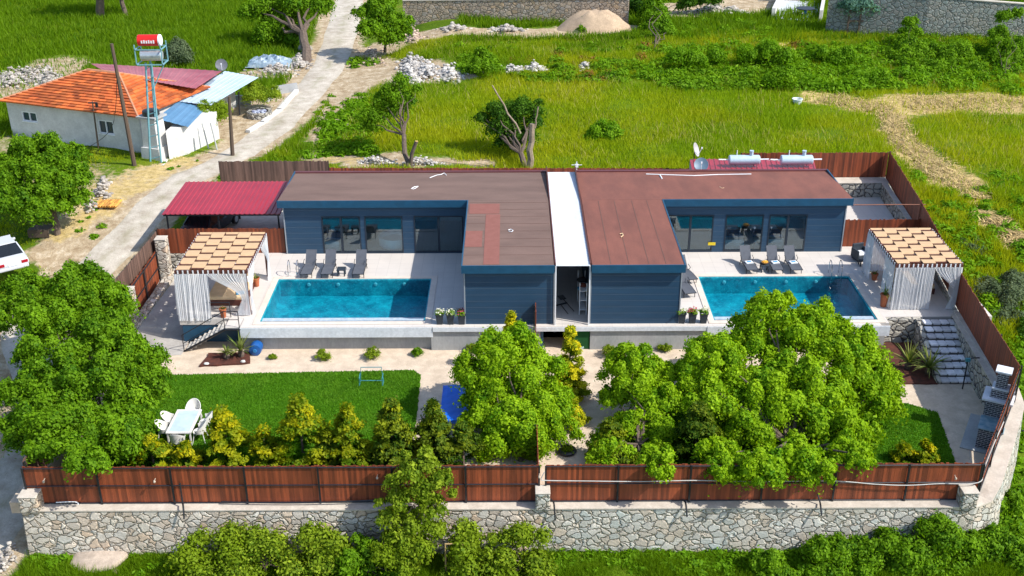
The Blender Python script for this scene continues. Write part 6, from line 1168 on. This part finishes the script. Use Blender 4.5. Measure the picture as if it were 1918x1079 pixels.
weeds('dark weedy hedge line along the white rubble of the meadow', [(860, 930, 112, 140, 30, .7), (1030, 1080, 118, 145, 25, .6), (1110, 1240, 118, 152, 55, .7), (930, 1240, 142, 155, 40, .5), (640, 700, 110, 130, 20, .6), (1240, 1530, 135, 168, 120, .8), (800, 1180, 72, 100, 40, .5)], 2, LF_A, .14, 1.2)
weeds('thick green weeds beside the road behind the grey fence', [(605, 700, 215, 290, 120, .6), (640, 760, 180, 250, 60, .6), (500, 620, 285, 300, 20, .4)], 3, LF_W, .14)
weeds('broad-leaved weeds at the foot of the front wall', [(1040, 1520, 1015, 1075, 300, .3), (60, 130, 1020, 1079, 35, .22), (250, 350, 1020, 1079, 45, .22), (1480, 1918, 990, 1079, 150, .35)], 4, LF_W, .085, 1.1)
weeds('tangled weeds on the slope outside the right fence', [(1835, 1918, 720, 980, 160, .4), (1700, 1918, 330, 640, 170, .5), (1860, 1918, 640, 740, 50, .5)], 5, LF_W, .12, 1.2)
weeds('small weeds dotted along both edges of the road', [(110, 330, 380, 500, 40, .25), (300, 470, 300, 345, 25, .25), (560, 640, 180, 300, 45, .3), (0, 60, 560, 700, 20, .3)], 6, LF_W, .1)
def in_px(pts): return [PT(*p).xy for p in pts]
def blades(name, x, y, h, w_, mat, seed, label, tone=None, lean=.35):
    g = np.random.default_rng(seed); n = len(x); z = ter(x, y)-.05; a = g.random(n)*2*PI; hh = h*(.55+.75*g.random(n)); ww = w_*(.6+.8*g.random(n))
    b0 = np.stack([x-np.cos(a)*ww/2, y-np.sin(a)*ww/2, z], 1); b1 = np.stack([x+np.cos(a)*ww/2, y+np.sin(a)*ww/2, z], 1); l = hh*lean*g.normal(0, 1, n); l2 = hh*lean*g.normal(0, 1, n)
    tp_ = np.stack([x+l, y+l2, z+hh], 1); V = np.stack([b0, b1, tp_], 1).reshape(-1, 3)
    rn = np.clip(g.normal(.5, .22, n) if tone is None else tone+g.normal(0, .15, n), 0, 1)
    o = np_obj(name, V, np.arange(n*3).reshape(n, 3), rn, mat); tag(o, label, 'grass', kind='stuff'); return o
def scatter(n, x0, x1, y0, y1, seed, dens=None):
    g = np.random.default_rng(seed); x = g.uniform(x0, x1, n); y = y0+(y1-y0)*g.random(n)
    k = ~inside(x, y, [(a*1.01, b_+(.15 if b_ > 50 else -.1)) for a, b_ in COMP]); x, y = x[k], y[k]; d, s = cover(x, y); p = 1-np.clip(np.maximum(d*1.35, s*1.2), 0, 1)
    p *= seg_dist(x, y, [(a, b_, c*1.1) for a, b_, c in RC]) < .1; k = g.random(len(x)) < p; return x[k], y[k]
def clumpy(x, y, f, ph): return .5+.5*np.sin(x*f+2.1*np.sin(y*f*.8+ph))*np.sin(y*f*1.1+1.9*np.sin(x*f*.7+ph*2))
x, y = scatter(430000, -17, 62, 62, 104, 1); k = np.abs(x) < y*.47+2; x, y = x[k], y[k]; hfield = .32+.5*clumpy(x, y, .35, 1)*(1-sst(84, 90, y))*.5+.35*sst(84, 92, y)*clumpy(x, y, .8, 2)
blades('meadow_grass', x, y, hfield*.9, .06, GR, 5, 'tall yellow green meadow grass behind the villas', tone=.55+.35*clumpy(x, y, .22, 4)-.35*sst(84, 89, y)*(.3+.9*clumpy(x, y, .33, 7))-.4*(1-sst(-9, -4, x))*(1-sst(72, 80, y)))
gs = np.random.default_rng(77); ki = gs.choice(len(x), 26000, replace=False); xs_, ys_ = x[ki], y[ki]; kk = gs.random(len(xs_)) < clumpy(xs_, ys_, .28, 9)**1.5; xs_, ys_ = xs_[kk], ys_[kk]
blades('meadow_seedheads', xs_, ys_, .42+.25*gs.random(len(xs_)), .05, leaf_mat('seedhead', (.38, .34, .09), (.58, .50, .18)), 15, 'pale seed stalks rising through the meadow behind the villas')
x, y = scatter(110000, -62, -14, 76, 130, 2); k = (np.abs(x) < y*.47+2); x, y = x[k], y[k]; dh = (x+30)*ux.x+(y-80)*ux.y
blades('meadow_grass', x, y, .45+.3*clumpy(x, y, .5, 3), .11, GR2, 6, 'deep green tall grass in the field beyond the farmhouse')
x, y = scatter(90000, -5, 62, 100, 128, 3); k = (np.abs(x) < y*.47+2); x, y = x[k], y[k]; blades('meadow_grass', x, y, .45+.4*clumpy(x, y, .6, 3), .12, GR2, 7, 'rough green grass below the far walls')
x, y = scatter(110000, 18.5, 34, 33, 63, 4); k = (np.abs(x) < y*.47+2); x, y = x[k], y[k]; blades('meadow_grass', x, y, .3+.3*clumpy(x, y, .9, 1), .06, GR, 8, 'bright grass on the slope outside the right fence')
x, y = scatter(150000, -19.5, 19.5, 31.5, 34.9, 5); bq = PT(192, 1045); k = np.hypot(x-bq.x, (y-bq.y)*1.1) > 1.1; x, y = x[k], y[k]; blades('verge_grass', x, y, .14+.30*clumpy(x, y, 1.2, 1), .035, GR2, 9, 'short grass and weeds at the foot of the front wall')
x, y = scatter(90000, -42, -18.5, 42, 78, 6)
O2 = np.array(O)[:2]; uu = (x-O2[0])*ux.x+(y-O2[1])*ux.y; vv = (x-O2[0])*uy.x+(y-O2[1])*uy.y; k = (uu < -.1) | (uu > W_+2) | (vv < -.1); x, y = x[k], y[k]
blades('verge_grass', x, y, .10+.16*clumpy(x, y, .9, 5), .06, GR, 10, 'patchy short grass between the road and the farmhouse')
def straw(label, paths, n, seed):
    g = np.random.default_rng(seed); xs = []; ys = []
    for p in paths:
        for (xa, ya, wa), (xb, yb, wb) in zip(p[:-1], p[1:]):
            m_ = int(n*math.hypot(xb-xa, yb-ya)/10); u = g.random(m_); nx, ny = -(yb-ya), xb-xa; l = math.hypot(nx, ny); e = g.normal(0, .42, m_)*(wa+(wb-wa)*u); xs.append(xa+(xb-xa)*u+nx/l*e); ys.append(ya+(yb-ya)*u+ny/l*e)
    x = np.concatenate(xs); y = np.concatenate(ys); m_ = len(x); z = ter(x, y); a = g.random(m_)*2*PI; L = .3+.4*g.random(m_); c, s = np.cos(a), np.sin(a); h0 = .02+.12*g.random(m_)
    V = np.stack([np.stack([x-c*L/2+s*.03, y-s*L/2-c*.03, z+h0], 1), np.stack([x-c*L/2-s*.03, y-s*L/2+c*.03, z+h0], 1), np.stack([x+c*L/2, y+s*L/2, z+h0+.12*g.normal(0, 1, m_)], 1)], 1).reshape(-1, 3)
    o = np_obj('straw_track', V, np.arange(m_*3).reshape(m_, 3), g.random(m_), STRAWM); tag(o, label, 'straw', kind='stuff')
straw('trampled dry straw track crossing the right meadow', [p for p, k in STRAW[:4]], 3000, 1)
# lawn blades
g = np.random.default_rng(5)
def lawnb(x0, x1, y0, y1, n, seed, label, poly):
    g = np.random.default_rng(seed); x = g.uniform(x0, x1, n); y = g.uniform(y0, y1, n); k = inside(x, y, poly); x, y = x[k], y[k]; n = len(x); z = np.full(n, YARD+.04); a = g.random(n)*2*PI; w_ = .03; h_ = .05+.04*g.random(n)
    V = np.stack([np.stack([x-np.cos(a)*w_, y-np.sin(a)*w_, z], 1), np.stack([x+np.cos(a)*w_, y+np.sin(a)*w_, z], 1), np.stack([x+g.normal(0, .03, n), y+g.normal(0, .03, n), z+h_], 1)], 1).reshape(-1, 3)
    o = np_obj('lawn_grass', V, np.arange(n*3).reshape(n, 3), np.clip(.25*clumpy(x, y, .9, 2)+.35*clumpy(x, y, 2.3, 5)+.5*g.random(n)-.05, 0, 1), LG); tag(o, label, 'grass', kind='stuff')
LG = leaf_mat('lawn_blade', (.05, .17, .008), (.17, .36, .02), (.10, .27, .010), nscale=.6)
lawnb(-17.6, -4.1, 36, 45.8, 130000, 1, 'short mown grass of the left lawn', [(-17.6, 36), (-4.6, 36), (-4.15, 40.5), (-4.25, 45.3), (-4.6, 45.75), (-16.3, 45.4), (-17.6, 45)])
lawnb(3.2, 18.5, 36, 43, 90000, 2, 'short mown grass of the right lawn', [(3.2, 36), (17.6, 36), (18.0, 38.6), (18.5, 41.8), (17.4, 42.6), (6, 42.8), (4.2, 41)])
